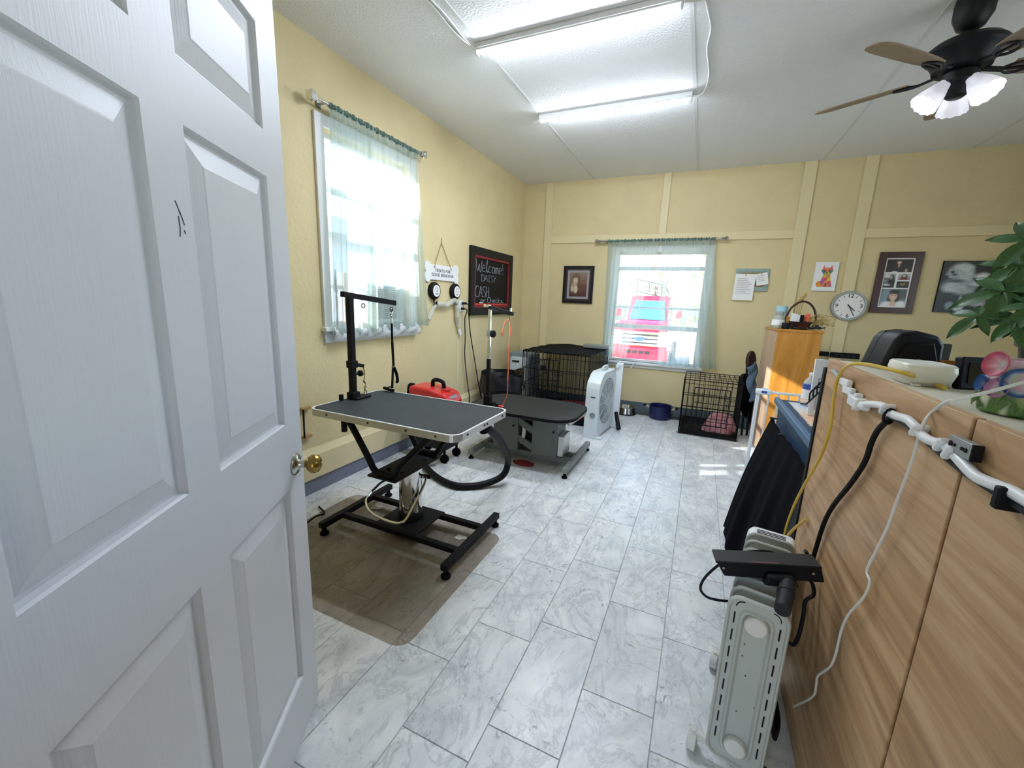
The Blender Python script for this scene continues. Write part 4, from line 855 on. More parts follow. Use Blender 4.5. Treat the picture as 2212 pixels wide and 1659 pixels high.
MB().box((-1.709, 3.241, 1.13), (-1.671, 3.279, 1.19)).build('collar', 'galv', ar, bevel=.003)
MB().lathe([(.02, 0), (.031, .006), (.031, .026), (.02, .032)], (-1.668, 3.26, 1.155), 16, (1, -.3, 0)).build('collar_knob', 'black', ar, smooth=True)
MB().box((-1.71, 3.24, BZ+.001), (-1.62, 3.29, BZ+.03)).box((-1.72, 3.23, BZ+.001), (-1.66, 3.29, BZ+.09)).build('table_clamp', 'black', ar, bevel=.003)
MB().bar((-1.60, 3.25, BZ+.016), (-1.54, 3.25, BZ+.016), .022).build('clamp_handle', 'black', ar, bevel=.002)
MB().bar((-1.71, 3.26, 1.385), (-1.47, 3.27, 1.335), .028, .032).build('cross_arm', 'charcoal', ar, bevel=.002)
MB().cbox((-1.715, 3.255, 1.395), (.05, .05, .022)).build('arm_joint', 'chrome', ar, bevel=.003)
MB().cyl((-1.495, 3.268, 1.345), (-1.495, 3.268, 1.385), .010, n=10).build('arm_screw', 'chrome', ar)
ls = thing('grooming_leash', 'orange grooming loop hanging from the arm over the far grooming table', 'leash', (-1.5, 3.27, 1.3))
MB().tube([(-1.505, 3.268, 1.315), (-1.5, 3.265, 1.295), (-1.507, 3.265, 1.28)], .006, 6).build('clip', 'brass', ls)
MB().tube([(-1.505, 3.266, 1.285), (-1.535, 3.262, 1.275), (-1.56, 3.26, 1.21), (-1.575, 3.26, 1.15), (-1.568, 3.26, 1.145), (-1.56, 3.26, 1.18)], .0038, 6).build('loose_end', 'orange', ls, smooth=True)
mb = MB()
P = [(-1.503, 3.265, 1.28), (-1.492, 3.265, 1.2), (-1.497, 3.262, 1.1), (-1.5, 3.262, 1.0), (-1.495, 3.26, .9), (-1.497, 3.26, .8), (-1.495, 3.26, .7), (-1.50, 3.26, .62), (-1.53, 3.25, .53)]
mb.tube(P, [.004, .005, .0035, .006, .004, .005, .0035, .004, .003], 6); mb.build('strap', 'orange', ls, smooth=True)
MB().ball((-1.545, 3.24, BZ+.014), .024, 10, 6, (1.4, .8, .5)).build('slide_lock', 'red', ls, smooth=True)

# ------------------------------------------------------------------ red dryer and hose
t = thing('pet_dryer', 'red and dark grey pet dryer on castors with a thick black hose', 'dryer', (-2.12, 3.05, 0))
def dprof(): return [(-.21, .50), (.2, .50), (.215, .55), (.17, .63), (.02, .665), (-.2, .672), (-.215, .62)]
MB().prism(dprof(), (-2.11, 2.92, 0), X, Z, Y*.25).build('red_shell', 'red', t, bevel=.025, seg=3)
MB().prism([(-.19, .12), (.19, .12), (.21, .3), (.2, .51), (-.2, .51), (-.21, .3)], (-2.11, 2.93, 0), X, Z, Y*.23).build('lower_shell', 'charcoal', t, bevel=.02)
MB().tube([(-2.14, 3.045, .668), (-2.135, 3.045, .715), (-2.09, 3.045, .728), (-2.03, 3.045, .71), (-2.02, 3.045, .655)], .018, 8).build('handle', 'black', t, smooth=True)
MB().lathe([(.05, 0), (.085, .01), (.09, .05), (.075, .07), (.04, .075)], (-2.31, 3.02, .59), 20, (-.8, -.5, 0)).build('filter_cap', 'black_soft', t, smooth=True)
MB().cbox((-2.0, 3.045, .652), (.06, .06, .012), Matrix.Rotation(.2, 3, 'Y')).build('switch_plate', 'label_red', t)
MB().bar((-1.93, 2.99, .605), (-1.93, 3.1, .605), .05, .006, (1, 0, .9)).build('badge', 'galv', t)
for x in (-2.27, -1.95):
    for y in (2.95, 3.15):
        MB().cyl((x, y-.015, .04), (x, y+.015, .04), .04, n=14).cyl((x, y, .07), (x, y, .125), .012).build('castor', 'black_soft', t, smooth=True)
hp = [V((-1.93, 3.0, .2)), V((-1.98, 2.85, .09))]+[at(912, 995, 2, .05), at(940, 1028, 2, .028), at(985, 1049, 2, .028), at(1040, 1047, 2, .03), at(1085, 1028, 2, .08), at(1097, 995, 2, .2), at(1082, 955, 2, .48), at(1060, 930, 2, .64), at(1042, 915, 2, .71)]
mb = MB().tube(hp, .026, 12, 10); h = mb.build('hose', 'black', t, smooth=True); h['label'] = 'thick black hose looping over the floor between the two tables'
MB().cyl(hp[-1]-V((.0, .02, -.02)), hp[-1]+V((.0, .03, -.05)), .034, n=14).build('hose_end', 'black_soft', h, smooth=True)

# ------------------------------------------------------------------ trash can
t = thing('trash_can', 'black trash can with a black liner in the far left corner', 'trash can', (-2.1, 4.42, 0))
MB().lathe([(.19, 0), (.2, .02), (.245, .56), (.255, .6), (.248, .6), (.19, .03)], (-2.1, 4.42, 0), 28, capt=False).build('bin', 'black', t, smooth=True)
mb = MB(); mb.grid(lambda u, v: V((-2.1, 4.42, 0))+V((math.cos(2*PI*u), math.sin(2*PI*u), 0))*((.262 if v < .5 else .262-.05*(v-.5)*2)+.012*math.sin(u*60)*(.4+v)+.01*math.sin(u*23+v*9))+Z*(.40+.03*math.sin(u*17)+(.215+.02*math.sin(u*11))*min(1, v*1.6)-max(0, v-.62)*.35), 90, 10)
mb.build('liner', 'liner', t, smooth=True)

# ------------------------------------------------------------------ wire dog crates
def crate(name, label, x0, x1, y0, y1, h, door_x, gap, r=.003, solid_top=False):
    t = thing(name, label, 'dog crate', (x0, y0, 0))
    def panel(nm, o, ux, uz, lu, lz, nh, g=gap, rr=r):
        mb = MB(); o = V(o); n = int(lu/g)
        for i in range(n+1): p = o+ux*(lu*i/n); mb.bar(p, p+uz*lz, rr*(2.6 if i in (0, n) else 1.7))
        for j in range(nh+1): p = o+uz*(lz*j/nh); mb.bar(p, p+ux*lu, rr*(2.6 if j in (0, nh) else 2.0))
        o_ = mb.build(nm, 'black', t); o_['kind'] = 'stuff'; return o_
    panel('front_panel', (x0, y0, .035), X, Z, x1-x0, h-.035, 4); panel('back_panel', (x0, y1, .035), X, Z, x1-x0, h-.035, 4)
    panel('side_panel', (x0, y0, .035), Y, Z, y1-y0, h-.035, 4); panel('side_panel', (x1, y0, .035), Y, Z, y1-y0, h-.035, 4)
    panel('top_panel', (x0, y0, h), X, Y, x1-x0, y1-y0, 4); panel('bottom_panel', (x0, y0, .012), X, Y, x1-x0, y1-y0, 4, gap*2)
    a, b = door_x; d = panel('door', (a, y0-.008, .14), X, Z, b-a, h-.22, 5, gap, r*1.2)
    mb = MB()
    for z in (.3*h, .42*h, .62*h, .7*h): mb.bar((b-.05, y0-.014, z), (b+.06, y0-.014, z), .005)
    mb.bar((b-.02, y0-.015, .3*h), (b-.02, y0-.015, .7*h), .005); mb.build('latch', 'black', t)
    ring(MB(), rrect(x0+.012, y0+.012, x1-.012, y1-.012, .03), rrect(x0+.018, y0+.018, x1-.018, y1-.018, .026), (0, 0, .02), X, Y, Z*.045).build('tray_rim', 'black', t)
    MB().box((x0+.014, y0+.014, .018), (x1-.014, y1-.014, .024)).build('tray', 'black', t)
    mb = MB()
    for x in (x0, x1):
        for y in (y0, y1): mb.tube([(x-.012, y, .03), (x-.012, y, .004), (x+.012, y, .004), (x+.012, y, .03)], .0035, 6, 3)
    mb.build('corner_foot', 'black', t)
    return t
t = crate('dog_crate', 'large black wire dog crate with a dark cover on top, in the corner', -1.96, -1.12, 4.70, 5.72, .845, (-1.85, -1.5), .052)
mb = MB(); mb.grid(lambda u, v: V((-1.965+.85*u, 4.695+1.03*v, .853+.006*math.sin(u*9+v*5)+.012*math.sin(u*4)*v+.004*math.sin(v*23))), 24, 24)
tag(mb.build('crate_cover', 'black_soft', smooth=True, solid=.006), 'dark cloth cover lying over the top of the large dog crate', 'cover')
MB().cbox((-1.69, 4.69, .66), (.065, .008, .065)).build('name_plate', 'black', t)
tag(MB().prism(rrect(-1.40, 5.42, -1.06, 5.56, .012), (0, 0, .868), X, Y, Z*.045).build('white_box', 'tray_grey', bevel=.006), 'flat grey plastic box lying on the large dog crate cover', 'box')
b = MB(); b.box((-1.6, 4.78, .026), (-1.16, 5.3, .17)); tag(b.build('crate_cushion', 'dark_red', bevel=.05, seg=4), 'dark red cushion inside the large dog crate', 'cushion')
t = thing('portable_cooler', 'grey white appliance with a rounded top standing behind the large dog crate', 'appliance', (-2.2, 5.25, 0))
MB().prism(rrect(-.17, .0, .17, .76, .06), (-2.17, 5.08, .01), X, Z, Y*.3).build('body', 'fan_grey', t, bevel=.01)
MB().prism(rrect(-.13, .06, .13, .70, .04), (-2.17, 5.07, .01), X, Z, Y*.02).build('front_grille', 'cool_white', t, bevel=.004)
MB().box((-2.27, 5.06, .64), (-2.17, 5.075, .66)).build('vent_slot', 'black', t)
t2 = crate('dog_crate', 'small black wire dog crate under the right end of the window', -.10, .50, 5.04, 5.70, .645, (.02, .38), .05, r=.003)
b = MB(); rnd = random.Random(4)
def pk(u, v):
    a = 2*PI*u; c = math.sin(PI*min(v*1.0, 1)); r = .155*math.cos(v*PI/2)**.6*(1+.12*math.sin(a*3+v*4)+.07*math.sin(a*7+v*11)); return V((.325, 5.23, .028))+V((r*math.cos(a)*1.05, r*math.sin(a)*.75, .215*math.sin(v*PI/2)*(1+.1*math.sin(a*2+1))))
b.grid(pk, 48, 16); tag(b.build('pink_blanket', 'pink', smooth=True), 'bunched pink fleece blanket inside the small dog crate', 'blanket')

# ------------------------------------------------------------------ box fan on the floor
fx, fy = -.90, 4.62
t = thing('floor_fan', 'white standing box fan with round grille, beside the large dog crate', 'fan', (fx, fy, 0))
fa = math.radians(84); D = V((math.cos(fa), math.sin(fa), 0)); N = V((D.y, -D.x, 0)); c0 = V((fx-.03, fy, 0)); fh = .72; fw = .30
def fp(u, z, n=0): return c0+D*u+Z*z+N*n
side = [(-.30, .012), (.30, .012), (.30, .62), (.24, fh), (-.16, fh), (-.30, .60)]
circ = [(.265*math.cos(a), .375+.265*math.sin(a)) for a in [2*PI*i/36 for i in range(36)]]
# shell ring: outline resampled to 36 spokes
def outl(a):
    best = 9; d = (math.cos(a), math.sin(a)); o = (0, .375)
    for (x1, y1), (x2, y2) in zip(side, side[1:]+side[:1]):
        ex, ey = x2-x1, y2-y1; den = d[0]*ey-d[1]*ex
        if abs(den) < 1e-9: continue
        tt = ((x1-o[0])*ey-(y1-o[1])*ex)/den; ss = ((x1-o[0])*d[1]-(y1-o[1])*d[0])/den
        if tt > 0 and -1e-6 <= ss <= 1+1e-6: best = min(best, tt)
    return (d[0]*best, .375+d[1]*best)
ring(MB(), [outl(2*PI*i/36) for i in range(36)], circ, fp(0, 0, -.09), D, Z, N*.15).build('shell', 'fan_white', t, bevel=.006)
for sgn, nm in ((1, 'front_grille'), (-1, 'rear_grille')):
    mb = MB(); cz = .375
    for k in range(1, 12):
        r = .262*k/11; mb.tube([fp(r*math.cos(a), cz+r*math.sin(a), (.058 if sgn > 0 else -.088)+sgn*.02*(1-(r/.262)**2)) for a in [2*PI*i/32 for i in range(32)]], .0022, 4, 1, closed=True, smooth=False)
    for k in range(12):
        a = 2*PI*k/12; mb.bar(fp(.03*math.cos(a), cz+.03*math.sin(a), .077 if sgn > 0 else -.107), fp(.262*math.cos(a), cz+.262*math.sin(a), .058 if sgn > 0 else -.088), .006, .004, N)
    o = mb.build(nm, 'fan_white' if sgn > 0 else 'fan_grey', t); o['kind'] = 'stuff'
for k in range(4):
    a = 2*PI*k/4+.4; mb = MB(); mb.grid(lambda u, v: fp((.04+.2*u)*math.cos(a+(v-.5)*1.1), .375+(.04+.2*u)*math.sin(a+(v-.5)*1.1), .03*(v-.5)), 6, 6); mb.build('fan_blade', 'fan_grey', t, smooth=True, solid=.003)
MB().cyl(fp(0, .375, -.03), fp(0, .375, .03), .045, n=16).build('motor_hub', 'fan_grey', t)
MB().cyl(fp(-.30, .26, -.0)-D*.0, fp(-.30, .26, 0)-D*.008, .03, n=18).build('side_knob', 'fan_grey', t)
MB().bar(fp(-.302, .46, -.03), fp(-.302, .46, .02), .008, .004, D).build('side_slot', 'black', t)
for u in (-.27, .27): MB().bar(fp(u, .012, -.1), fp(u, .012, .12), .06, .024).build('foot', 'fan_white', t, bevel=.006)
MB().tube([fp(-.05, fh-.005), fp(-.05, fh+.04), fp(.1, fh+.04), fp(.1, fh-.005)], .012, 8, 3).build('carry_handle', 'cool_white', t, smooth=True)
q = at(1322, 905, 1, 4.85); e = at(1334, 914, 1, 4.75)
tag(MB().cyl(V((-.80, 4.86, .19)), V((-.73, 4.72, .035)), .022, .026, 12).build('dryer_nozzle', 'black', smooth=True), 'short black nozzle tube lying against the white box fan', 'nozzle')
# white power strip standing at the wall above the fan
t = thing('power_strip', 'white power strip with a plug standing upright by the window corner', 'power strip', (-.80, 4.93, .70))
MB().box((-.85, 4.91, .02), (-.775, 4.95, .775)).build('strip', 'white_plastic', t, bevel=.006)
MB().cyl((-.815, 4.93, .775), (-.815, 4.93, .80), .018, n=10).cbox((-.83, 4.90, .74), (.05, .03, .04)).build('plug', 'cool_white', t, bevel=.004)

# ------------------------------------------------------------------ bowls
t = thing('dog_bowl', 'stainless steel dog bowl on the floor under the window', 'bowl', (-.80, 5.62, 0))
MB().lathe([(.10, .004), (.135, .006), (.118, .09), (.125, .096), (.112, .094), (.085, .02)], (-.80, 5.62, .004), 32).build('bowl', 'steel', t, smooth=True)
MB().tube([(-.80+.135*math.cos(a), 5.62+.135*math.sin(a), .012) for a in [2*PI*i/24 for i in range(24)]], .007, 6, 1, closed=True, smooth=False).build('rubber_ring', 'black', t, smooth=True)
MB().cbox((-.805, 5.497, .05), (.03, .004, .02)).build('print', 'black', t)
t = thing('stock_pot', 'dark blue stock pot with two handles on the floor under the window', 'pot', (-.36, 5.62, 0))
MB().lathe([(.12, .0), (.13, .004), (.14, .165), (.145, .17), (.137, .168), (.125, .02)], (-.36, 5.62, .004), 36).build('pot', 'navy', t, smooth=True)
for s in (1, -1): MB().tube([(-.36+s*.137, 5.58, .14), (-.36+s*.185, 5.585, .15), (-.36+s*.205, 5.62, .155), (-.36+s*.185, 5.655, .15), (-.36+s*.137, 5.66, .14)], .008, 8).build('handle', 'steel' if s > 0 else 'steel', t, smooth=True); MB().tube([(-.36+s*.19, 5.59, .151), (-.36+s*.206, 5.62, .156), (-.36+s*.19, 5.65, .151)], .013, 8).build('handle_grip', 'black', t, smooth=True)

# ------------------------------------------------------------------ folding chair with clothes
t = thing('folding_chair', 'folded dark padded chair leaning between the small crate and wooden cabinet', 'chair', (.62, 5.42, 0))
Rk = Matrix.Translation((.64, 5.42, 0)) @ Matrix.Rotation(math.radians(24), 4, 'Z') @ Matrix.Rotation(math.radians(-8), 4, 'X')
Tm = lambda p: Rk @ V(p)
for x in (-.03, .03):
    MB().tube([Tm((x-.10, -.12, .01)), Tm((x-.02, .0, .55)), Tm((x+.0, .05, .86))], .012, 8, 4).build('frame_tube', 'black', t, smooth=True)
    MB().tube([Tm((x+.16, .13, .02)), Tm((x+.05, .08, .4)), Tm((x-.02, .02, .62))], .012, 8, 4).build('leg', 'black', t, smooth=True)
MB().prism([(.055*math.cos(a), .12*math.sin(a)) for a in [2*PI*i/20 for i in range(20)]], Tm((.0, .05, .87)), Rk.to_3x3() @ X, Rk.to_3x3() @ Z, Rk.to_3x3() @ Y*-.05).build('backrest', 'dark_wood', t, bevel=.012)
MB().prism(rrect(-.07, -.2, .07, .2, .05), Tm((-.07, -.01, .52)), Rk.to_3x3() @ V((.8, .2, .1)), Rk.to_3x3() @ V((-.12, 0, 1)), Rk.to_3x3() @ Y*-.05).build('seat', 'black', t, bevel=.012)
b = MB(); b.grid(lambda u, v: Tm((-.11+.10*u+.05*v+.015*math.sin(v*9), -.09-.03*math.sin(u*PI)-.012*math.sin(v*13+u*4), .86-.40*v-.07*(1-u))), 14, 18); tag(b.build('jeans', 'denim', smooth=True, solid=.014), 'faded blue denim garment hung over the folded chair', 'clothing')
b = MB(); b.grid(lambda u, v: Tm((-.12+.24*u+.02*math.sin(v*7), -.075-.03*math.sin(u*PI*2+v*3)*.5, .62-.38*v-.05*math.sin(u*PI))), 14, 18); tag(b.build('dark_jacket', 'navy_cloth', smooth=True, solid=.02), 'dark jacket draped low over the folded chair', 'clothing')
# ------------------------------------------------------------------ plywood counter
CX, CY1, CT = .445, 1.87, 1.278
t = thing('reception_counter', 'plywood reception counter with cream worktop and cables across its face', 'counter', (CX, 1.0, 0))
SY = .952
MB().box((CX, SY+.006, .0), (CX+.018, CY1, CT+.004)).build('plywood_panel', 'plywood', t, bevel=.0012)
MB().box((CX, FW+.02, .0), (CX+.018, SY-.006, CT+.004)).build('plywood_panel', 'plywood', t, bevel=.0012)
MB().box((CX+.006, SY-.006, 0), (CX+.018, SY+.006, CT)).build('seam_filler', 'dark_wood', t)
MB().box((CX+.018, FW+.02, CT-.03), (1.25, CY1-.002, CT)).build('worktop', 'cream_top', t, bevel=.002)
MB().box((CX+.018, CY1-.02, 0), (1.23, CY1, CT-.03)).build('end_panel', 'plywood', t)
MB().box((CX-.006, CY1-.002, 0), (CX+.03, CY1+.028, CT-.03)).build('corner_strip', 'black', t, bevel=.003)
MB().box((1.2, FW+.02, 0), (1.22, CY1-.02, CT-.03)).build('back_panel', 'plywood', t)
def cf(px, py, d=.012): return at(px, py, 0, CX-d)
# white cable clipped along the face, with plug
w1p = [(1800, 801), (1810, 812), (1820, 830), (1832, 848), (1846, 868)]
c = thing('cable_run', 'thick white cable with an inline plug clipped along the plywood counter face', 'cable', cf(1860, 870))
MB().tube([cf(*q, .01) for q in w1p], .0075, 8).build('grey_tail', 'galv', c, smooth=True)
MB().tube([cf(*q, .012) for q in [(1870, 873), (1895, 874), (1912, 880), (1922, 892), (1940, 900), (1960, 906), (1978, 922), (1994, 942), (2012, 953), (2040, 962), (2058, 976), (2082, 1002), (2110, 1030), (2150, 1048), (2185, 1062), (2235, 1090)]], .0095, 10).build('white_cable', 'white_plastic', c, smooth=True)
a, b = cf(1843, 862), cf(1862, 875)
MB().bar(a, b, .03, .03).cyl(b, b+(b-a)*.5, .013, .010, 12).cbox((a+b)/2, (.02, .016, .05)).build('inline_plug', 'white_plastic', c, bevel=.004)
for i, q in enumerate(((1826, 828), (1833, 846))): MB().bar(cf(q[0]-8, q[1]-6, .012), cf(q[0]+10, q[1]+2, .012), .015, .022).build('cable_band', 'white_plastic', c, bevel=.003)
for i, q in enumerate(((1917, 884), (1986, 930), (2041, 962), (2060, 979))): MB().cbox(cf(*q, .012), (.028, .012, .03), Matrix.Rotation(.6, 3, 'X')).build('cable_clip', 'white_plastic', c, bevel=.004)
tag(MB().tube([cf(*q, .011) for q in [(1924, 900), (1955, 915), (1985, 938), (2020, 968), (2060, 1000), (2100, 1030), (2150, 1062), (2235, 1115)]], .0062, 8).build('grey_cable', 'charcoal', smooth=True), 'dark grey cable below the thick white cable on the counter face', 'cable')
c = thing('black_cable', 'black cable curving down the plywood counter face to the heater', 'cable', cf(1920, 905))
MB().tube([cf(*q, .012) for q in [(1927, 898), (1917, 908), (1896, 930), (1882, 958), (1868, 998), (1838, 1044), (1800, 1092), (1780, 1130), (1764, 1180), (1754, 1215)]], .0068, 8).build('cable', 'black', c, smooth=True)
MB().tube([cf(1924, 900, .012)+V((-.003+.014*math.cos(u), .012*math.cos(u), .018*math.sin(u))) for u in [2*PI*i/10 for i in range(10)]], .003, 6, 2, closed=True).build('cable_tie', 'black', c)
MB().cbox(cf(2178, 1078, .014), (.03, .014, .034)).cbox(cf(2168, 1088, .012), (.014, .012, .016)).build('clamp', 'black', c, bevel=.003)
tag(MB().tube([at(2300, 806, 2, 1.36), at(2212, 826, 2, 1.345), at(2150, 843, 2, 1.33), at(2095, 856, 2, 1.318), at(2045, 869, 2, 1.305), cf(2017, 888, .0), cf(2000, 906, .012)]+[cf(*q, .014) for q in [(1987, 935), (1976, 978), (1958, 1030), (1935, 1090), (1917, 1140), (1893, 1190), (1873, 1232), (1879, 1258), (1866, 1290), (1835, 1325), (1818, 1360), (1806, 1410), (1793, 1440), (1767, 1460), (1763, 1480), (1755, 1505), (1714, 1527)]], .003, 8).build('thin_cable', 'white_cable', smooth=True), 'thin white wavy cable hanging over the counter edge down the plywood', 'cable')
yc = CY1+.045
tag(MB().tube([at(2040, 838, 2, CT+.006), at(2000, 823, 2, CT+.01), at(1960, 808, 2, CT+.03), at(1910, 795, 2, CT+.035), at(1870, 787, 2, CT+.035), at(1840, 787, 2, 1.305)]+[cf(*q, .022) for q in [(1819, 801), (1806, 830), (1800, 870), (1793, 925), (1773, 985), (1735, 1052), (1712, 1100), (1696, 1150), (1690, 1200)]], .005, 8).build('yellow_cable', 'yellow', smooth=True), 'yellow network cable arching over the counter corner down to the floor', 'cable')
tag(MB().tube([cf(1742, 1122, .008), cf(1718, 1140, .02), cf(1700, 1160, .03), cf(1688, 1185, .035), cf(1683, 1210, .04)], .005, 8).build('yellow_cable', 'yellow', smooth=True), 'short yellow cable coming round the lower counter corner by the heater', 'cable')
p = cf(2083, 967, .012); d = (cf(2112, 972, .012)-cf(2062, 948, .012)).normalized()
t = thing('metal_plate', 'small galvanised metal plate with holes fixed on the counter face', 'plate', p)
MB().bar(p-d*.034, p+d*.034, .014, .028, Z).build('plate', 'galv', t, bevel=.001)
for k, r in ((-.024, .005), (-.012, .003), (.010, .003), (.016, .003), (.022, .004)): q = p+d*k-X*.0072; MB().cyl(q, q-X*.0015, r, n=10).build('hole', 'black', t)
MB().bar(p+d*.034, p+d*.038, .014, .028, Z).build('end_face', 'black', t)

# ------------------------------------------------------------------ things on the counter
t = thing('office_machine', 'bulky black office machine with a sloping back at the counter corner', 'machine', (.6, 1.73, CT))
o0 = V((.6, 1.74, CT+.001)); M = Matrix.Translation(o0) @ Matrix.Rotation(math.radians(16), 4, 'Z')
pr = [(-.085, 0), (.085, 0), (.08, .085), (.06, .112), (.0, .125), (-.045, .118), (-.06, .095)]
MB().prism(pr, M @ V((0, -.055, 0)), M.to_3x3() @ X, Z, M.to_3x3() @ Y*.11).build('body', 'black_frame', t, bevel=.012, seg=3)
MB().prism([(-.06, .006), (.075, .006), (.045, .092), (-.032, .086)], M @ V((0, -.062, 0)), M.to_3x3() @ X, Z, M.to_3x3() @ Y*.012).build('back_cover', 'black', t, bevel=.006)
MB().prism([(a*1.01, b*1.008) for a, b in pr], M @ V((0, .018, 0)), M.to_3x3() @ X, Z, M.to_3x3() @ Y*.003).build('seam_line', 'charcoal', t, bevel=.001)
t = thing('ceramic_dish', 'glossy off-white rounded dish on the cream worktop in front of the machine', 'dish', (.525, 1.41, CT))
o0 = V((.53, 1.40, CT+.001))
mb = MB()
def dishf(u, v):
    a = 2*PI*u; sx, sy = .055, .075; prof = [(.72, 0), (.9, .012), (1, .035), (.97, .05), (.9, .054), (.5, .047), (0, .044)]
    k = v*(len(prof)-1); i = min(int(k), len(prof)-2); f_ = k-i; r = prof[i][0]*(1-f_)+prof[i+1][0]*f_; z = prof[i][1]*(1-f_)+prof[i+1][1]*f_
    sq = 1/max(abs(math.cos(a))**4+abs(math.sin(a))**4, .01)**.25
    return o0+V((sx*r*math.cos(a)*sq, sy*r*math.sin(a)*sq, z))
mb.grid(dishf, 48, 18); mb.build('dish', 'dish_white', t, smooth=True)
mb = MB().box((.495, 1.33, CT+.001), (.51, 1.345, CT+.006)).build('foot', 'dish_white', t)
t = thing('card_phone', 'upright black handset with a pale side, behind the white dish', 'handset', (.70, 1.80, CT))
M = Matrix.Translation((.70, 1.79, CT+.001)) @ Matrix.Rotation(-.25, 4, 'X'); R3 = M.to_3x3()
MB().prism(rrect(-.014, 0, .014, .095, .004), M @ V((0, 0, 0)), R3 @ X, R3 @ Z, R3 @ Y*.02).build('handset', 'black', t, bevel=.002)
MB().prism(rrect(-.0225, 0, -.0145, .094, .002), M @ V((0, .001, 0)), R3 @ X, R3 @ Z, R3 @ Y*.018).build('side_cover', 'galv', t, bevel=.001)
MB().box((.665, 1.775, CT+.0005), (.735, 1.835, CT+.012)).build('cradle', 'black', t, bevel=.002)
t = thing('metal_divider', 'dark grey upright divider on the worktop behind the handset', 'divider', (.715, 1.84, CT))
MB().prism(rrect(-.062, 0, .052, .083, .005), (.71, 1.842, CT+.001), X, Z, Y*.012).build('panel', 'grey_panel', t, bevel=.001)
MB().box((.64, 1.838, CT+.0005), (.78, 1.868, CT+.006)).build('base', 'charcoal', t)
t = thing('wooden_tray', 'small wooden tray with papers beside the white dish', 'tray', (.67, 1.62, CT))
MB().box((.62, 1.56, CT+.001), (.74, 1.72, CT+.008)).build('base', 'cabinet_wood', t)
for a, b in (((.62, 1.56, CT+.008), (.627, 1.72, CT+.04)), ((.733, 1.56, CT+.008), (.74, 1.72, CT+.04)), ((.627, 1.713, CT+.008), (.733, 1.72, CT+.04))): MB().box(a, b).build('side', 'cabinet_wood', t, bevel=.001)
for i in range(3): tag(MB().cbox((.68, 1.63, CT+.0105+.0045*i), (.095, .12, .004), Matrix.Rotation(.05*i-.05, 3, 'Z')).build('paper_stack', 'paper2'), ['bottom bundle', 'middle bundle', 'top bundle'][i]+' of pale papers lying in the small wooden tray', 'paper', 'papers in the wooden tray')
t = thing('black_monitor', 'small black screen device standing behind the floral jar', 'device', (.63, 1.36, CT))
M = Matrix.Translation((.63, 1.36, CT+.002)) @ Matrix.Rotation(.35, 4, 'Z') @ Matrix.Rotation(-.12, 4, 'X'); R3 = M.to_3x3()
MB().prism(rrect(-.045, 0, .045, .078, .005), M @ V((0, 0, 0)), R3 @ X, R3 @ Z, R3 @ Y*.022).build('case', 'black', t, bevel=.003)
MB().prism(rrect(-.03, .015, .03, .065, .002), M @ V((0, -.0015, 0)), R3 @ X, R3 @ Z, R3 @ Y*.002).build('screen', 'screen', t)
# floral jar
VX, VY = .545, 1.055
t = thing('floral_jar', 'ceramic jar covered in raised pink, red and blue morning glory flowers', 'jar', (VX, VY, CT))
jar = MB().lathe([(.045, 0), (.051, .004), (.054, .03), (.05, .055), (.047, .085), (.044, .1), (.04, .1), (.04, .06)], (VX, VY, CT+.001), 40, capt=False).build('body', print_mat(), t, smooth=True)
ca = jar.data.color_attributes.new('ink', 'FLOAT_COLOR', 'POINT'); rnd = random.Random(3)
for i, v in enumerate(jar.data.vertices):
    z = v.co.z; k = rnd.random(); c = '#dfe6cc' if k < .3 else '#7fa05a' if k < .6 else '#4f7a36' if z < .05 else '#d9c9d6'
    if z > .05 and k >= .3: c = rnd.choice(['#d6bccc', '#b8c79c', '#cfa6bd'])
    ca.data[i].color = lin(c)
def flower(ang, z, r, c_in, c_mid, c_rim, out=.05):
    d = V((math.cos(ang), math.sin(ang), .15)).normalized(); p = V((VX, VY, CT+z))+V((math.cos(ang), math.sin(ang), 0))*out
    n = 30; prof = [(.0, .002), (.18, .001), (.5, .004), (.85, .011), (1.0, .014), (.96, .016), (.6, .013), (.0, .0)]
    mb = MB(); mb.lathe([(max(r*a, .0004), b) for a, b in prof[:6]], p, n, d, capb=True, capt=False)
    o = mb.build('flower', print_mat(), t, smooth=True); ca = o.data.color_attributes.new('ink', 'FLOAT_COLOR', 'POINT'); cols = [c_in, c_in, c_mid, c_rim, c_rim, c_rim]
    for i in range(len(o.data.vertices)):
        k = i//n; c = lin(cols[min(k, 5)]); s = .85+.25*(math.sin((i % n)*2*PI/n*5) > .3); ca.data[i].color = tuple(min(1, x*s) for x in c[:3])+(1,)
fl = lambda px: 0
cang = math.atan2(0-VY, 0-VX)     # faces the room side
for da, z, r, cs in ((-.05, .062, .026, ('#d8c06a', '#dfe8ee', '#2f5e96')), (.75, .084, .024, ('#e8d8a8', '#e9a8a8', '#c24a58')), (-.75, .09, .023, ('#f0e2e2', '#eab0bd', '#c85a78')), (-1.15, .052, .016, ('#c8d8ea', '#5a8ac2', '#2f62a4')), (.55, .045, .021, ('#d8cba0', '#d8a8c2', '#a9658f')), (-.55, .048, .018, ('#eadfe8', '#dcb2cc', '#b880a8')), (1.35, .06, .02, ('#eadfe8', '#dcb2cc', '#b880a8')), (2.2, .08, .024, ('#d8c06a', '#dfe8ee', '#2f5e96')), (3.1, .06, .024, ('#f0e2e2', '#eab0bd', '#c85a78'))):
    flower(cang+da, z, r, *cs, out=.043)
mb = MB(); rnd = random.Random(8)
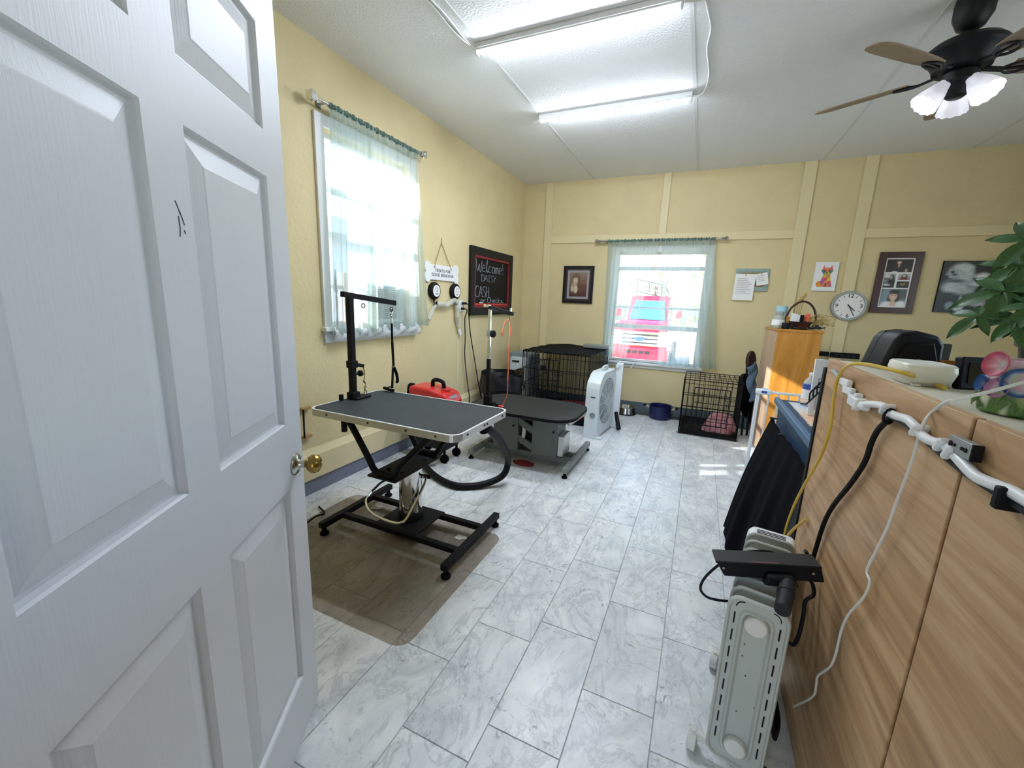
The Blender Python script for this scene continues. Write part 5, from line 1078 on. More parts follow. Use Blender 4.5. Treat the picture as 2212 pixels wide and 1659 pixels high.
for i in range(22):
    a = 2*PI*i/22+rnd.random()*.2; zz = .01+.024*rnd.random(); d = V((math.cos(a), math.sin(a), 0)); u = V((-d.y, d.x, 0)); p = V((VX, VY, CT+zz))+d*.053
    k = rnd.uniform(.008, .014); mb.add([p-u*k*.6, p+Z*k*1.3+d*.003, p+u*k*.6, p-Z*k+d*.004, p+d*.006], [(0, 4, 1), (1, 4, 2), (2, 4, 3), (3, 4, 0)])
mb.build('raised_leaves', 'leaf_pale', t)['kind'] = 'stuff'
# pot plant
QX, QY = .90, 1.60
t = thing('potted_plant', 'green umbrella plant with long leaflets in a dark pot on the counter', 'plant', (QX, QY, CT))
MB().lathe([(.075, 0), (.08, .004), (.095, .095), (.104, .1), (.106, .125), (.098, .128), (.095, .1)], (QX, QY, CT+.001), 32, capt=False).build('pot', 'pot_dark', t, smooth=True)
MB().lathe([(.094, 0), (.09, .006)], (QX, QY, CT+.105), 24).build('soil', 'soil', t)
def leafmesh():
    mb = MB(); n = 8
    def f(u, v):
        wv = math.sin(PI*min(1, u*.97+.03))**.8*.21*(1-.2*u); return V((u, (v-.5)*2*wv, -.30*u*u+.16*u-abs(v-.5)*-.09))
    mb.grid(f, n, 4); return mb
LEAF = None
def leaf(p, d, L, up=Z):
    global LEAF
    d = V(d).normalized(); s = d.cross(up).normalized(); u = s.cross(d); M = Matrix((d*L, s*-L, u*L)).transposed().to_4x4(); M = Matrix.Translation(V(p)) @ M
    if LEAF is None: LEAF = leafmesh().build('leaf', 'leaf', t, smooth=True, local=True, fix=False); o = LEAF
    else: o = LEAF.copy(); C.objects.link(o)
    o.matrix_local = WM[t.name].inverted() @ M
st = MB(); rnd = random.Random(12)
crown = V((QX, QY, CT+.12))
hubs = [(at(2166, 632, 1, 1.56), -1.9, .125), (at(2112, 683, 1, 1.52), -2.9, .085), (at(2192, 693, 1, 1.5), -2.2, .10), (at(2200, 576, 1, 1.6), -1.5, .12), (at(2222, 520, 1, 1.62), 2.8, .11), (at(2255, 610, 1, 1.62), 0, .13), (at(2290, 690, 1, 1.6), .4, .12), (at(2270, 560, 1, 1.66), 1.2, .13), (at(2235, 660, 1, 1.5), -1.2, .11)]
for i, (h, a0, L) in enumerate(hubs):
    mid = crown.lerp(h, .5)+V((0, 0, .03)); st.tube([crown+V((.02*math.cos(i*2.4), .02*math.sin(i*2.4), -.02)), mid, h], [.005, .004, .003], 6)
    out_ = (h-crown); out_.z = 0; out_ = out_.normalized() if out_.length > .01 else X
    nl = 6 if L > .09 else 5
    for k in range(nl):
        a = a0+2*PI*k/nl+rnd.uniform(-.2, .2); n = (V((0, 0, 1))*.62+V((-.35, -.8, 0))*(.75+.3*math.sin(i*2))).normalized(); e1 = n.cross(V((0, .3, 1))).normalized(); e2 = n.cross(e1)
        d = e1*math.cos(a)+e2*math.sin(a)-n*rnd.uniform(.05, .4)
        leaf(h, d, L*.86*rnd.uniform(.75, 1.1), n)
st.build('stems', 'stem', t, smooth=True)['kind'] = 'stuff'
tag(MB().box((.60, .80, CT+.001), (.66, .95, CT+.018)).build('remote', 'charcoal', bevel=.003), 'dark flat device lying on the counter at the right edge', 'device')
tag(MB().box((.605, .84, CT+.0185), (.655, .93, CT+.09)).build('tissue_pack', 'cool_white', bevel=.004), 'pale blue white pack standing on the dark device at the right edge', 'pack')

# ------------------------------------------------------------------ blue desk, cloth, items
t = thing('blue_desk', 'dark blue desk with a pale raised lip, behind the counter end', 'desk', (.5, 2.5, 0))
DZ = .9
MB().box((.485, 1.935, DZ-.03), (1.25, 3.03, DZ)).build('desktop', 'desk_blue', t, bevel=.004)
MB().box((.478, 1.935, DZ-.025), (.505, 3.032, DZ+.012)).build('edge_lip', 'desk_edge', t, bevel=.004)
MB().box((.505, 1.95, .0), (.53, 3.01, DZ-.03)).build('side_panel', 'desk_blue', t); MB().box((1.2, 1.95, 0), (1.225, 3.01, DZ-.03)).build('side_panel', 'desk_blue', t); MB().box((.53, 2.985, .2), (1.2, 3.0, DZ-.03)).build('back_panel', 'desk_blue', t)
cl = thing('black_cloth', 'black pleated cloth hanging from the blue desk down to the floor', 'cloth', (.47, 2.5, DZ-.1))
def clf(u, v):
    top = V((.468, 2.93-.95*u, .80-.01*math.sin(u*6))); top.z -= .12*u*u*0
    bot = V((.27+.13*u, 2.88-1.0*u, .035+.02*math.sin(u*11)))
    p = top.lerp(bot, v); k = math.sin(u*34+.8*math.sin(v*2))*.006*(.3+v)+math.sin(u*15+1)*.016*v
    p.x += k-.06*math.sin(v*PI)*.3; p.z += -.25*0
    return p
MB().grid(clf, 80, 24).build('cloth', 'navy_cloth', cl, smooth=True, solid=.006)
for u in (.03, .4): q = clf(u, 0); MB().cyl(q+V((.02, 0, 0)), q+V((-.02, 0, .004)), .006, n=8).build('hook', 'steel', cl)
dm = bpy.data.objects
def doily(u, v):
    a = v; c = blobs(('#e4d8a8', '#c9d2da'), [(.2, .3, .2, .3, '#e6b08a', .5), (.7, .2, .25, .25, '#d9788a', .5), (.5, .8, .3, .25, '#7a9ac2', .5), (.85, .7, .2, .3, '#b8c98a', .5), (.35, .6, .15, .2, '#efe6da', .4)])(u, v); return c
o = painted('placemat', (.545, 2.38, DZ+.003), X*.32, Y*.58, 24, 30, doily); tag(o, 'patterned placemat with a wavy edge on the blue desk under the bottle', 'placemat')
md = o.modifiers.new('s', 'SOLIDIFY'); md.thickness = .003
for v in o.data.vertices:
    if v.co.x < .5451 or v.co.x > .8649: v.co.x += .006*math.sin(v.co.y*180)
t = thing('water_bottle', 'clear plastic water bottle with a blue label standing on the desk placemat', 'bottle', (.62, 2.90, DZ))
bx, by = .625, 2.90
MB().lathe([(.03, 0), (.034, .006), (.034, .03), (.032, .034), (.034, .04), (.034, .105), (.036, .11), (.036, .125), (.030, .145), (.014, .168), (.0125, .178)], (bx, by, DZ+.006), 24).build('bottle', 'water', t, smooth=True)
MB().lathe([(.0355, .098), (.0365, .10), (.0365, .128), (.0345, .13)], (bx, by, DZ+.006), 24, capb=False, capt=False).build('label', 'label_blue', t)
MB().lathe([(.0352, .04), (.0352, .096)], (bx, by, DZ+.006), 24, capb=False, capt=False).build('lower_label', 'paper', t)
MB().lathe([(.0145, .178), (.015, .18), (.015, .192), (.013, .194)], (bx, by, DZ+.006), 16).build('cap', 'white_plastic', t)
t = thing('letter_rack', 'black wire letter rack on the blue desk beside the water bottle', 'rack', (.6, 2.45, DZ))
a0 = at(1742, 873, 1, 2.55); a1 = at(1797, 822, 1, 2.25); ax = a1-a0
mb = MB(); mb.tube([a0+V((-.02, .03, -.006)), a0, a1], .004, 6, smooth=False); mb.tube([a0+V((.07, .02, -.006)), a0+V((.09, 0, .0)), a1+V((.09, 0, 0))], .004, 6, smooth=False)
mb.build('rails', 'black', t)
for k in range(6):
    p = a0+ax*(.12+.16*k); MB().tube([p, p+V((.0, -.005, .055)), p+V((.045, -.005, .085)), p+V((.09, -.005, .055)), p+V((.09, 0, 0))], .0038, 6, 4).build('divider', 'black', t)
MB().tube([a1, V((a1.x, a1.y, DZ+.006)), V((a1.x+.09, a1.y, DZ+.006)), a1+V((.09, 0, 0))], .004, 6, smooth=False).build('stand', 'black', t)
t = thing('card_stand', 'white card stand on the blue desk behind the letter rack', 'stand', (.60, 2.52, DZ))
M = Matrix.Translation((.625, 2.62, DZ+.007)) @ Matrix.Rotation(-.1, 4, 'X'); R3 = M.to_3x3()
MB().prism(rrect(-.05, 0, .075, .30, .003), M @ V((0, 0, 0)), R3 @ X, R3 @ Z, R3 @ Y*.016).build('board', 'white_plastic', t, bevel=.002)
ring(MB(), [(-.025, .03), (.06, .03), (.06, .2), (-.025, .2)], [(-.021, .034), (.056, .034), (.056, .196), (-.021, .196)], M @ V((0, -.002, 0)), R3 @ X, R3 @ Z, R3 @ Y*.002).build('inner_border', 'galv', t)
t = thing('small_box', 'short white box below the letter rack on the blue desk', 'box', (.66, 2.3, DZ))
MB().box((.63, 2.24, DZ+.006), (.72, 2.36, DZ+.11)).build('box', 'cool_white', t, bevel=.003).name = 'box_body'
t = thing('pen_cup', 'dark cup of odds and ends behind the water bottle', 'cup', (.72, 2.95, DZ))
MB().lathe([(.03, 0), (.034, .1), (.03, .1), (.026, .01)], (.70, 2.96, DZ+.006), 20, capt=False).build('cup', 'maroon', t, smooth=True)
for k in range(4): MB().cyl((.70+.012*math.cos(k*1.7), 2.96+.012*math.sin(k*1.7), DZ+.03), (.70+.028*math.cos(k*1.7), 2.96+.028*math.sin(k*1.7), DZ+.15), .004, n=6).build('pen', ['white_plastic', 'dark_red', 'label_blue', 'black'][k], t)

# ------------------------------------------------------------------ white gate
t = thing('baby_gate', 'white metal safety gate with a blue latch button before the wooden cabinet', 'gate', (.65, 3.98, 0))
def gp(px, py): return at(px, py, 1, 3.98)
MB().box((.492, 3.965, .012), (.518, 3.995, .76)).build('post', 'white_plastic', t, bevel=.004)
for x in (.585, .655, .725, .80, .875, .95): MB().cyl((x, 3.98, .07), (x, 3.98, .77), .0075, n=10).build('bar', 'white_plastic', t, smooth=True)
MB().box((.50, 3.968, .055), (1.02, 3.992, .08)).build('bottom_rail', 'white_plastic', t, bevel=.004)
MB().bar((.56, 3.98, .777), (1.02, 3.98, .777), .022, .02).build('top_rail', 'white_plastic', t, bevel=.004)
MB().box((.485, 3.955, .752), (.60, 4.005, .80)).build('latch_housing', 'white_plastic', t, bevel=.012)
MB().box((.525, 3.95, .768), (.565, 3.957, .786)).build('latch_button', 'label_blue', t, bevel=.003)
MB().box((.53, 3.965, .798), (.57, 3.995, .806)).build('latch_slider', 'sky_blue', t, bevel=.002)
MB().cyl((.48, 3.98, .03), (.50, 3.98, .03), .018, n=12).build('foot_pad', 'white_plastic', t)

# ------------------------------------------------------------------ wooden cabinet and things on it
KZ = 1.275
t = thing('wooden_cabinet', 'tall honey coloured wooden cabinet by the back wall', 'cabinet', (.85, 5.0, 0))
MB().prism([(.682, 4.752), (1.04, 4.752), (1.005, 5.25), (.64, 5.25)], (0, 0, .02), X, Y, Z*(KZ-.045)).build('carcass', 'cabinet_side', t)
MB().prism([(.685, 4.735), (1.045, 4.735), (1.045, 4.752), (.685, 4.752)], (0, 0, .03), X, Y, Z*(KZ-.045)).build('front_panel', 'cabinet_wood', t, bevel=.003)
MB().prism([(.678, 4.73), (1.055, 4.73), (1.01, 5.26), (.632, 5.26)], (0, 0, KZ-.022), X, Y, Z*.022).build('top_board', 'cabinet_wood', t, bevel=.003)
MB().prism([(.70, 4.76), (1.02, 4.76), (.99, 5.24), (.66, 5.24)], (0, 0, 0), X, Y, Z*.02).build('plinth', 'basket', t)
def ck(px, py, y): return at(px, py, 1, y)
t = thing('glass_jar', 'clear glass jar with a white label at the left of the cabinet top', 'jar', (.70, 4.9, KZ))
jx, jy = .70, 4.92
MB().lathe([(.05, 0), (.055, .01), (.055, .09), (.04, .12), (.034, .13), (.036, .165), (.032, .165)], (jx, jy, KZ+.001), 24).build('jar', 'jar_glass', t, smooth=True)
MB().lathe([(.0365, .13), (.0385, .132), (.0385, .162), (.036, .166)], (jx, jy, KZ+.001), 20).build('lid', 'galv', t)
MB().lathe([(.0558, .03), (.0558, .085)], (jx, jy, KZ+.001), 24, capb=False, capt=False).build('label', 'paper', t)
t = thing('tall_tub', 'tall tub with a pale blue lid behind the glass jar on the cabinet', 'tub', (.74, 5.08, KZ))
MB().lathe([(.04, 0), (.045, .005), (.047, .15)], (.74, 5.09, KZ+.001), 22).build('tub', 'offwhite', t, smooth=True); MB().lathe([(.05, .148), (.051, .152), (.051, .215), (.046, .22)], (.74, 5.09, KZ+.001), 22).build('lid', 'sky_blue', t, smooth=True)
tag(MB().lathe([(.03, 0), (.034, .004), (.034, .055), (.03, .06)], (.755, 4.83, KZ+.001), 16).build('black_tin', 'black', smooth=True), 'small black round tin in front of the basket on the cabinet', 'tin')
t = thing('gift_basket', 'dark wicker basket with a hoop handle, cards and dried flowers on the cabinet', 'basket', (.88, 4.96, KZ))
kx, ky = .89, 4.95
MB().lathe([(.10, 0), (.12, .005), (.15, .07), (.156, .075), (.148, .075), (.1, .01)], (kx, ky, KZ+.001), 30, squash=.62, capt=False, axis=(0, 0, 1)).build('bowl', 'basket', t, smooth=True)
MB().tube([(kx-.125+.0*i, ky, KZ+.07) if i == 0 else (kx-.125*math.cos(PI*i/10), ky, KZ+.07+.20*math.sin(PI*i/10)) for i in range(11)], .0095, 8, 3).build('handle', 'basket', t, smooth=True)
mb = MB(); mb.grid(lambda u, v: V((kx-.09+.1*u, ky-.03-.01*u, KZ+.07+.09*v-.03*u)), 4, 4); mb.build('white_card', 'paper', t, solid=.003)
MB().cbox((kx+.0, ky-.05, KZ+.1), (.03, .02, .08)).build('black_card', 'black', t, bevel=.002); 
MB().cbox((kx+.045, ky-.02, KZ+.115), (.045, .03, .075), Matrix.Rotation(.2, 3, 'Y')).build('orange_packet', 'orange', t, bevel=.006)
MB().cbox((kx-.11, ky+.0, KZ+.09), (.03, .03, .06)).build('amber_bottle', 'amber', t, bevel=.006)
mb = MB(); rnd = random.Random(21)
for i in range(46):
    s = rnd.random(); a = rnd.uniform(-.6, .6); p = V((kx+.03+.1*rnd.random(), ky+rnd.uniform(-.05, .05), KZ+.06)); q = p+V((.06+.10*rnd.random(), rnd.uniform(-.06, .06), rnd.uniform(-.05, .09)))
    mb.tube([p, p.lerp(q, .5)+Z*.02, q], .0022, 4, 2); mb.ball(q, .007, 5, 4)
mb.build('dried_flowers', 'straw', t)['kind'] = 'stuff'
mb = MB()
for i in range(4):
    p = V((kx-.05+.012*i, ky+.03, KZ+.08)); q = p+V((.01*i-.01, 0, .16+.03*i)); mb.tube([p, q], .003, 5); mb.ball(q, .018, 7, 5, (1, .7, 1.3))
mb.build('pale_sprig', 'straw', t)['kind'] = 'stuff'
mb = MB(); rnd = random.Random(5)
for i in range(30):
    p = V((kx-.1+.26*rnd.random(), ky-.1+.05*rnd.random(), KZ+.012)); q = p+V((rnd.uniform(-.05, .07), rnd.uniform(-.02, .02), rnd.uniform(.0, .04))); mb.tube([p, q], .006, 5, 2)
mb.build('dark_garland', 'pot_dark', t)['kind'] = 'stuff'

# ------------------------------------------------------------------ oil heater
t = thing('oil_heater', 'pale grey oil filled radiator heater on castors beside the plywood counter', 'heater', (.25, 1.3, 0))
HA = math.radians(-11); M = Matrix.Translation((.241, 1.225, 0)) @ Matrix.Rotation(HA, 4, 'Z'); R3 = M.to_3x3(); mx, my = R3 @ X, R3 @ Y
def hp_(x, y, z): return M @ V((x, y, z))
HW, HB, HT = .078, .085, .645
def fin(y, th, nm, m='heater'):
    def wv(sgn):
        mb = MB(); base = rrect(-HW, HB, HW, HT, .035, 6); n = len(base); rings_ = [(1, 0), (1, .008), (.96, .0125), (.91, .0115), (.87, .0055), (.58, .0055), (.52, .0105), (.46, .0105), (.38, .002), (.33, .002)]
        cx, cz = 0, (HB+HT)/2; vs = []
        for s, d in rings_:
            ins = (1-s)*HW; k = [(max(-HW+ins, min(HW-ins, x)) if s == 1 else x*(HW-ins)/HW, cz+(z-cz)*((HT-HB)/2-ins)/((HT-HB)/2)) for x, z in base]
            vs += [hp_(x, y-d*th, z) for x, z in k]
        fs = [(r*n+i, r*n+(i+1) % n, (r+1)*n+(i+1) % n, (r+1)*n+i) for r in range(len(rings_)-1) for i in range(n)]+[tuple(range((len(rings_)-1)*n, len(rings_)*n)), tuple(range(n))]
        return mb.add(vs, fs)
    return wv(1).build(nm, m, t, smooth=True)
fin(0, 1.0, 'end_panel')
for k in range(7): fin(.052+.062*k, .8, 'fin')
for zz in (.575, .155):
    MB().cyl(hp_(-.0, -.001, zz), hp_(-.0, -.021, zz), .031, .029, 28).build('boss', 'heater_light', t, bevel=.004)
    MB().cyl(hp_(0, .0, zz), hp_(0, .44, zz), .024, n=14).build('oil_tube', 'heater', t, smooth=True)
for s in (-1, 1):
    x = s*.056
    for k in range(8): MB().bar(hp_(x, -.0062, .15+.058*k), hp_(x, -.0062, .15+.058*k+.036), .0042, .0016, my).build('slot', 'black', t)
    MB().tube([hp_(s*(.055-.02*(1-math.cos(a))), -.0062, .612+.02*math.sin(a)) for a in [PI/2*i/5 for i in range(6)]], .0016, 5, 1).build('slot', 'black', t)
for x, z in ((-.02, .50), (-.02, .46), (-.005, .40), (.03, .31), (-.012, .27)): MB().cyl(hp_(x, -.0015, z), hp_(x, -.0032, z), .0022, n=8).build('paint_chip', 'basket', t)
MB().prism(rrect(-.082, .10, .082, .60, .03), hp_(0, .47, 0), mx, Z, my*.11).build('control_housing', 'white_plastic', t, bevel=.02, seg=3)
for k in range(5): MB().bar(hp_(-.05, .495+.012*k, .601), hp_(.045, .495+.012*k, .601), .004, .0015).build('vent_slot', 'charcoal', t)
for y in (.05, .44):
    MB().bar(hp_(-.13, y, .058), hp_(.09, y, .058), .02, .03).build('castor_bracket', 'heater_light', t, bevel=.004)
    for s in (-1, .68): MB().cyl(hp_(s*.12-.014, y, .034), hp_(s*.12+.014, y, .034), .034, n=18).cyl(hp_(s*.12, y, .03), hp_(s*.12, y, .075), .012, n=8).build('castor', 'heater_light' if s < 0 else 'charcoal', t, smooth=False, bevel=.003)
# vacuum floor head resting on the heater
t = thing('vacuum_head', 'black vacuum floor head with a short pipe resting on the heater', 'vacuum head', (.27, 1.36, .66))
c = V((.262, 1.36, .682)); M2 = Matrix.Translation(c) @ Matrix.Rotation(math.radians(8), 4, 'Z') @ Matrix.Rotation(math.radians(-9), 4, 'Y') @ Matrix.Rotation(math.radians(-4), 4, 'X'); Q3 = M2.to_3x3()
MB().prism([(-.138, .022), (.138, .022), (.145, -.024), (-.118, -.024)], M2 @ V((0, -.03, 0)), Q3 @ X, Q3 @ Z, Q3 @ Y*.07).build('head', 'black', t, bevel=.004)
MB().prism([(-.14, .0), (.138, .0), (.138, .008), (-.14, .008)], M2 @ V((0, -.033, .018)), Q3 @ X, Q3 @ Z, Q3 @ Y*.075).build('top_bumper', 'black_frame', t, bevel=.002)
MB().prism([(-.04, 0), (.03, 0), (.03, .0012), (-.04, .0012)], M2 @ V((0, -.0335, .0262)), Q3 @ X, Q3 @ Z, Q3 @ Y*.012).build('red_indicator', 'maroon', t)
MB().prism([(-.03, -.016), (.06, -.016), (.05, .014), (-.018, .014)], M2 @ V((.012, -.062, -.012)), Q3 @ X, Q3 @ Z, Q3 @ Y*.036).build('swivel', 'black', t, bevel=.006)
a = M2 @ V((.045, -.055, -.02)); b = at(1690, 1318, 1, 1.19); MB().cyl(a+(a-b)*.1, b, .0215, .0195, 18).cyl(a.lerp(b, .35), a.lerp(b, .42), .0225, n=18).build('pipe', 'charcoal', t, smooth=True)
for x in (-.12, .115): q = M2 @ V((x, -.034, .006)); MB().cyl(q, q+Q3 @ V((0, -.003, 0)), .004, n=8).build('screw', 'steel', t)
def hc(px, py, y): return at(px, py, 1, y)
HT_ = bpy.data.objects['oil_heater']
MB().tube([hc(1690, 1200, 1.6), hc(1650, 1190, 1.5), hc(1600, 1196, 1.45), hc(1560, 1215, 1.42), hc(1525, 1245, 1.4), hc(1513, 1270, 1.38), hc(1525, 1288, 1.36), hc(1550, 1296, 1.36), hc(1590, 1300, 1.42)], .0042, 8).build('power_cord', 'black', HT_, smooth=True)
MB().tube([hc(1740, 1190, 1.5), hc(1752, 1215, 1.52), hc(1742, 1240, 1.5), hc(1755, 1262, 1.5), hc(1757, 1285, 1.48), hc(1740, 1298, 1.47), hc(1735, 1330, 1.45), hc(1726, 1370, 1.42), hc(1715, 1392, 1.4), hc(1703, 1388, 1.4)], .006, 8).build('power_cord', 'black', HT_, smooth=True)
mb = MB(); rnd = random.Random(2)
for k in range(3): mb.tube([(.395+.012*math.sin(k+i*1.3), 1.52+.10*math.cos(i*1.1+k*.7), .012+.05*abs(math.sin(i*.9+k))) for i in range(9)], .005, 6)
tag(mb.build('cord_tangle', 'black', smooth=True), 'tangle of dark cords on the floor between heater and counter', 'cords')

# ------------------------------------------------------------------ open sign in the back window
sp = lambda px, py: at(px, py, 1, BW+.045)
t = thing('open_sign', 'unlit tube sign reading open, seen from behind in the back window', 'sign', sp(1415, 625))
a, b, d_ = sp(1377, 628), sp(1428, 638), sp(1380, 606); ux = (b-a).normalized(); ux.y = 0; uy = Z*.98-X*.12; L = (b-a).length
def nt(pts, r=.006, closed=False): return MB().tube([a+ux*x*L+uy*y*L for x, y in pts], r, 6, 4, closed=closed)
nt([(0, 0), (.02, .45), (.1, .48), (1.0, .46), (1.05, .4), (1.0, -.02), (.9, -.05), (.08, -.04)], closed=True).build('sign_frame', 'neon', t, smooth=True)
# mirrored letters: N E P O from the left
for nm, S_ in (('N', [[(.30, .06), (.32, .38), (.14, .08), (.16, .40)]]), ('E', [[(.36, .07), (.52, .06)], [(.52, .06), (.54, .4)], [(.38, .40), (.54, .4)], [(.38, .23), (.53, .23)]]), ('P', [[(.76, .05), (.78, .4), (.64, .40), (.60, .31), (.64, .22), (.77, .22)]]), ('O', [[(.96, .05), (.86, .1), (.84, .25), (.89, .39), (.98, .39), (1.04, .25), (1.03, .1), (.96, .05)]])):
    mb = MB()
    for st_ in S_: mb.tube([a+ux*x*L+uy*y*L-Y*.004 for x, y in st_], .005, 6, 3, smooth=(nm == 'O'))
    mb.build('letter_tube', 'neon', t)
mb = MB()
for pts in ([(1.12, .1), (1.2, .3), (1.32, .1), (1.22, -.02), (1.12, .1)], [(1.05, .62), (1.25, .3), (1.34, .18)], [(1.3, .62), (1.18, .36), (1.1, .24)], [(1.0, .55), (1.08, .62)]): mb.tube([a+ux*x*L+uy*y*L for x, y in pts], .005, 6, 4)
mb.build('scissor_tube', 'neon', t, smooth=True)
MB().tube([sp(1430, 560), sp(1428, 600)], .002, 5).build('hanging_wire', 'neon', t)
t = thing('plug', 'small white plug with a thin grey cord on the back window sill', 'plug', at(1362, 795, 1, BW-.06))
MB().cyl(at(1362, 795, 1, BW-.06), at(1372, 783, 1, BW-.06), .008, n=8).build('plug_body', 'white_plastic', t)
MB().tube([at(1362, 795, 1, BW-.06), at(1352, 800, 1, BW-.05), at(1335, 803, 1, BW-.04), at(1322, 800, 1, BW-.04)], .003, 6).build('cord', 'galv', t, smooth=True)

# ------------------------------------------------------------------ outside
GZ = -.75
o = MB().box((-40, -30, GZ-.2), (40, 60, GZ)).build('ground', 'concrete'); struct(o)
TY = 13.6
def tk(px, py, y=TY): return at(px, py, 1, y)
xl, xr_ = tk(1320, 735).x, tk(1446, 735).x; xc = (xl+xr_)/2; hwid = (xr_-xl)/2
t = thing('pickup_truck', 'red pickup truck parked facing the back window', 'truck', (xc, TY+2, GZ))
zH, zg1, zg0, zb0 = tk(1385, 700).z, tk(1385, 716).z, tk(1385, 748).z, tk(1385, 786).z
zw0, zw1, zr = tk(1385, 690, TY+1.4).z, tk(1385, 650, TY+1.9).z, tk(1385, 638, TY+2.0).z
MB().prism([(0, zb0), (0, zH-.12), (.15, zH), (1.35, zw0), (1.4, zb0)], (xl+.06, TY, 0), Y, Z, X*(2*hwid-.12)).build('front_body', 'truck_red', t, bevel=.06, seg=3)
MB().prism([(1.3, zw0-.02), (2.05, zr), (3.6, zr), (3.9, zw0)], (xl+.22, TY, 0), Y, Z, X*(2*hwid-.44)).build('cab', 'truck_red', t, bevel=.06, seg=3)
sl_ = V((0, .60, (zr-zw0)*.78)); mb = MB(); A = V((xl+.28, TY+1.27, zw0+.0)); 
mb.add([A, A+X*(2*hwid-.56), A+X*(2*hwid-.68)+sl_, A+X*.12+sl_, A-V((0, .02, -.01)), A+X*(2*hwid-.56)-V((0, .02, -.01)), A+X*(2*hwid-.68)+sl_-V((0, .02, -.01)), A+X*.12+sl_-V((0, .02, -.01))], [(0, 1, 2, 3), (4, 5, 6, 7), (0, 1, 5, 4), (1, 2, 6, 5), (2, 3, 7, 6), (3, 0, 4, 7)]); mb.build('windshield', 'truck_glass', t)
MB().box((xl+.08, TY+1.4, GZ+.45), (xr_-.08, TY+5.4, zw0)).build('bed', 'truck_red', t, bevel=.05)
MB().box((xl+.3, TY-.05, zg0), (xr_-.3, TY+.03, zg1)).build('grille', 'chrome', t, bevel=.02)
for k in range(3): MB().box((xl+.34, TY-.07, zg0+(zg1-zg0)*(.2+.27*k)), (xr_-.34, TY-.045, zg0+(zg1-zg0)*(.28+.27*k))).build('grille_slot', 'charcoal', t)
MB().prism([(.16*math.cos(a), .07*math.sin(a)) for a in [2*PI*i/20 for i in range(20)]], (xc, TY-.075, (zg0+zg1)/2), X, Z, Y*-.02).build('badge', 'label_blue', t)
for x0, x1 in ((xl+.02, xl+.32), (xr_-.32, xr_-.02)): MB().box((x0, TY-.04, zg0+.02), (x1, TY+.1, zg1+.02)).build('headlight', 'lens', t, bevel=.03)
MB().box((xl-.02, TY-.18, zb0+.12), (xr_+.02, TY+.1, zg0-.05)).build('bumper', 'truck_red', t, bevel=.05, seg=3)
for k in range(4): MB().box((xc-.36+.19*k, TY-.19, zb0+.34), (xc-.21+.19*k, TY-.17, zg0-.12)).build('air_intake', 'charcoal', t)
MB().box((xl+.1, TY-.15, zb0-.12), (xr_-.1, TY+.1, zb0+.14)).build('lower_valance', 'charcoal', t, bevel=.03)
for x in (xl+.2, xr_-.2): MB().cyl((x, TY-.19, zb0+.1), (x, TY-.16, zb0+.1), .08, n=14).build('fog_light', 'lens', t)
for s, x in ((-1, xl), (1, xr_)): MB().cbox((x+s*.12, TY+1.55, zw0+.22), (.2, .12, .26)).build('side_mirror', 'truck_red', t, bevel=.04)
MB().tube([(xc+.18+.2*math.cos(a), TY+1.72, zw0+.12+.15*math.sin(a)) for a in [2*PI*i/16 for i in range(16)]], .02, 6, 2, closed=True).build('steering_wheel', 'charcoal', t)
for x in (xl+.12, xr_-.12):
    for y in (TY+.75, TY+4.4): MB().cyl((x-.12, y, GZ+.4), (x+.12, y, GZ+.4), .4, n=20).build('wheel', 'tyre', t)
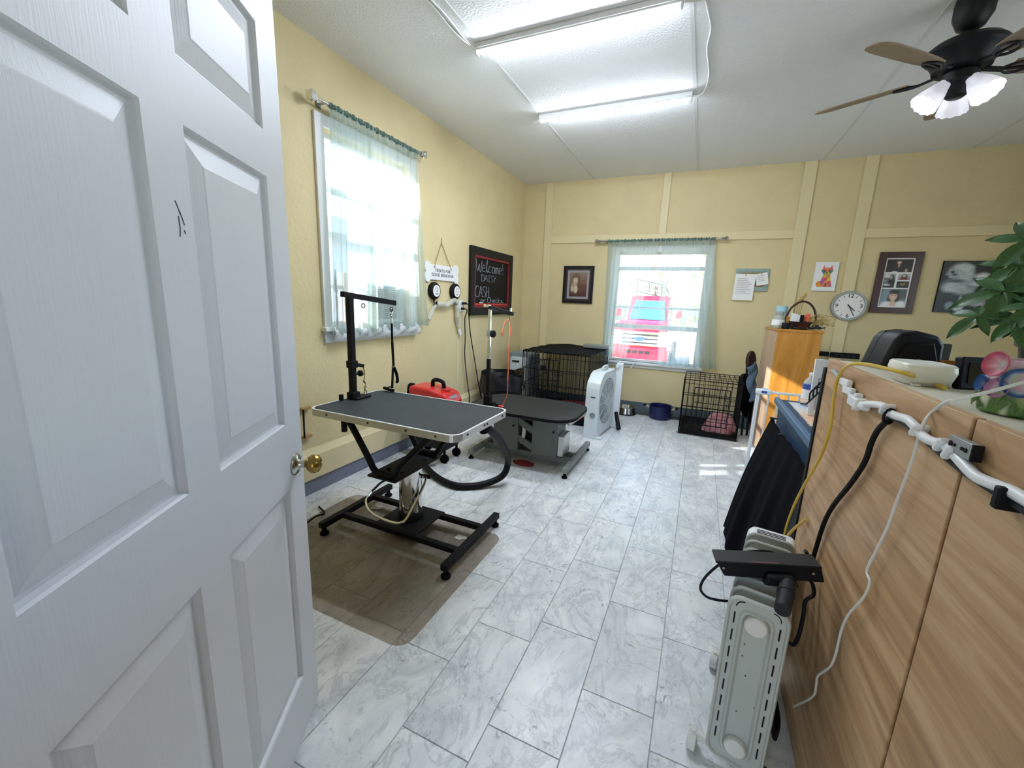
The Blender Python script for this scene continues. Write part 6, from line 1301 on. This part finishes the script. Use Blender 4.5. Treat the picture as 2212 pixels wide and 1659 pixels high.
def tree(x, y, h, r, label, seed):
    t = thing('tree', label, 'tree', (x, y, GZ), 0, 'trees across the street'); rnd = random.Random(seed)
    MB().cyl((x, y, GZ), (x, y, GZ+h*.3), .22, .14, 10).build('trunk', 'trunk', t)
    mb = MB()
    for i in range(260):
        a = rnd.random()*2*PI; b = rnd.uniform(-.9, 1); rr = r*rnd.uniform(.6, 1); c = V((x+rr*math.cos(a)*math.sqrt(1-b*b), y+rr*math.sin(a)*math.sqrt(1-b*b), GZ+h*.48+b*h*.44)); k = rnd.uniform(.18, .4)
        u = V((rnd.gauss(0, 1), rnd.gauss(0, 1), rnd.gauss(0, 1))).normalized(); v = u.cross(V((.3, .7, .2))).normalized(); mb.add([c-u*k, c+v*k*.6, c+u*k, c-v*k*.6], [(0, 1, 2, 3)])
    mb.build('foliage', 'tree_green', t, fix=False)['kind'] = 'stuff'
tree(-7.4, 23, 8.5, 3.2, 'pale leafy tree across the street, left of the truck', 1); tree(-3.4, 33, 12, 4.2, 'tall pale tree furthest beyond the truck', 4); tree(.5, 26, 10, 3.6, 'pale leafy tree across the street, behind the truck cab', 2); tree(8.4, 22, 8, 3.2, 'pale leafy tree across the street, right of the truck', 3)
def house(name, label, x0, y0, x1, y1, h, m, face):
    t = thing(name, label, 'building', ((x0+x1)/2, (y0+y1)/2, GZ)); MB().box((x0, y0, GZ), (x1, y1, GZ+h)).build('wall', m, t)
    n = int(h/.3)
    for i in range(n):
        z = GZ+h*i/n
        if face == 'x': MB().box((x1, y0, z+.02), (x1+.03, y1, z+h/n)).build('siding_board', m, t)
        else: MB().box((x0, y0-.03, z+.02), (x1, y0, z+h/n)).build('siding_board', m, t)
    MB().prism([(-.3, 0), (x1-x0+.3, 0), ((x1-x0)/2, 1.4)], (x0, y0-.2, GZ+h), X, Z, Y*(y1-y0+.4)).build('roof', 'concrete', t)
    return t
house('neighbor_house', 'white sided house seen through the left window', -16, 3.4, -9.5, 12.5, 3.6, 'siding', 'x')
house('garden_shed', 'blue sided shed seen at the edge of the left window', -9.0, .2, -6.6, 2.9, 2.9, 'siding_blue', 'x')
t = thing('white_fence', 'white picket fence across the yard, right of the truck', 'fence', (1.2, 10.6, GZ))
for i in range(9): MB().box((-.15+.22*i, 10.6, GZ+.05), (-.02+.22*i, 10.63, GZ+1.75)).build('picket', 'siding', t)
for z in (.4, 1.4): MB().box((-.2, 10.63, GZ+z), (1.8, 10.67, GZ+z+.08)).build('rail', 'siding', t)
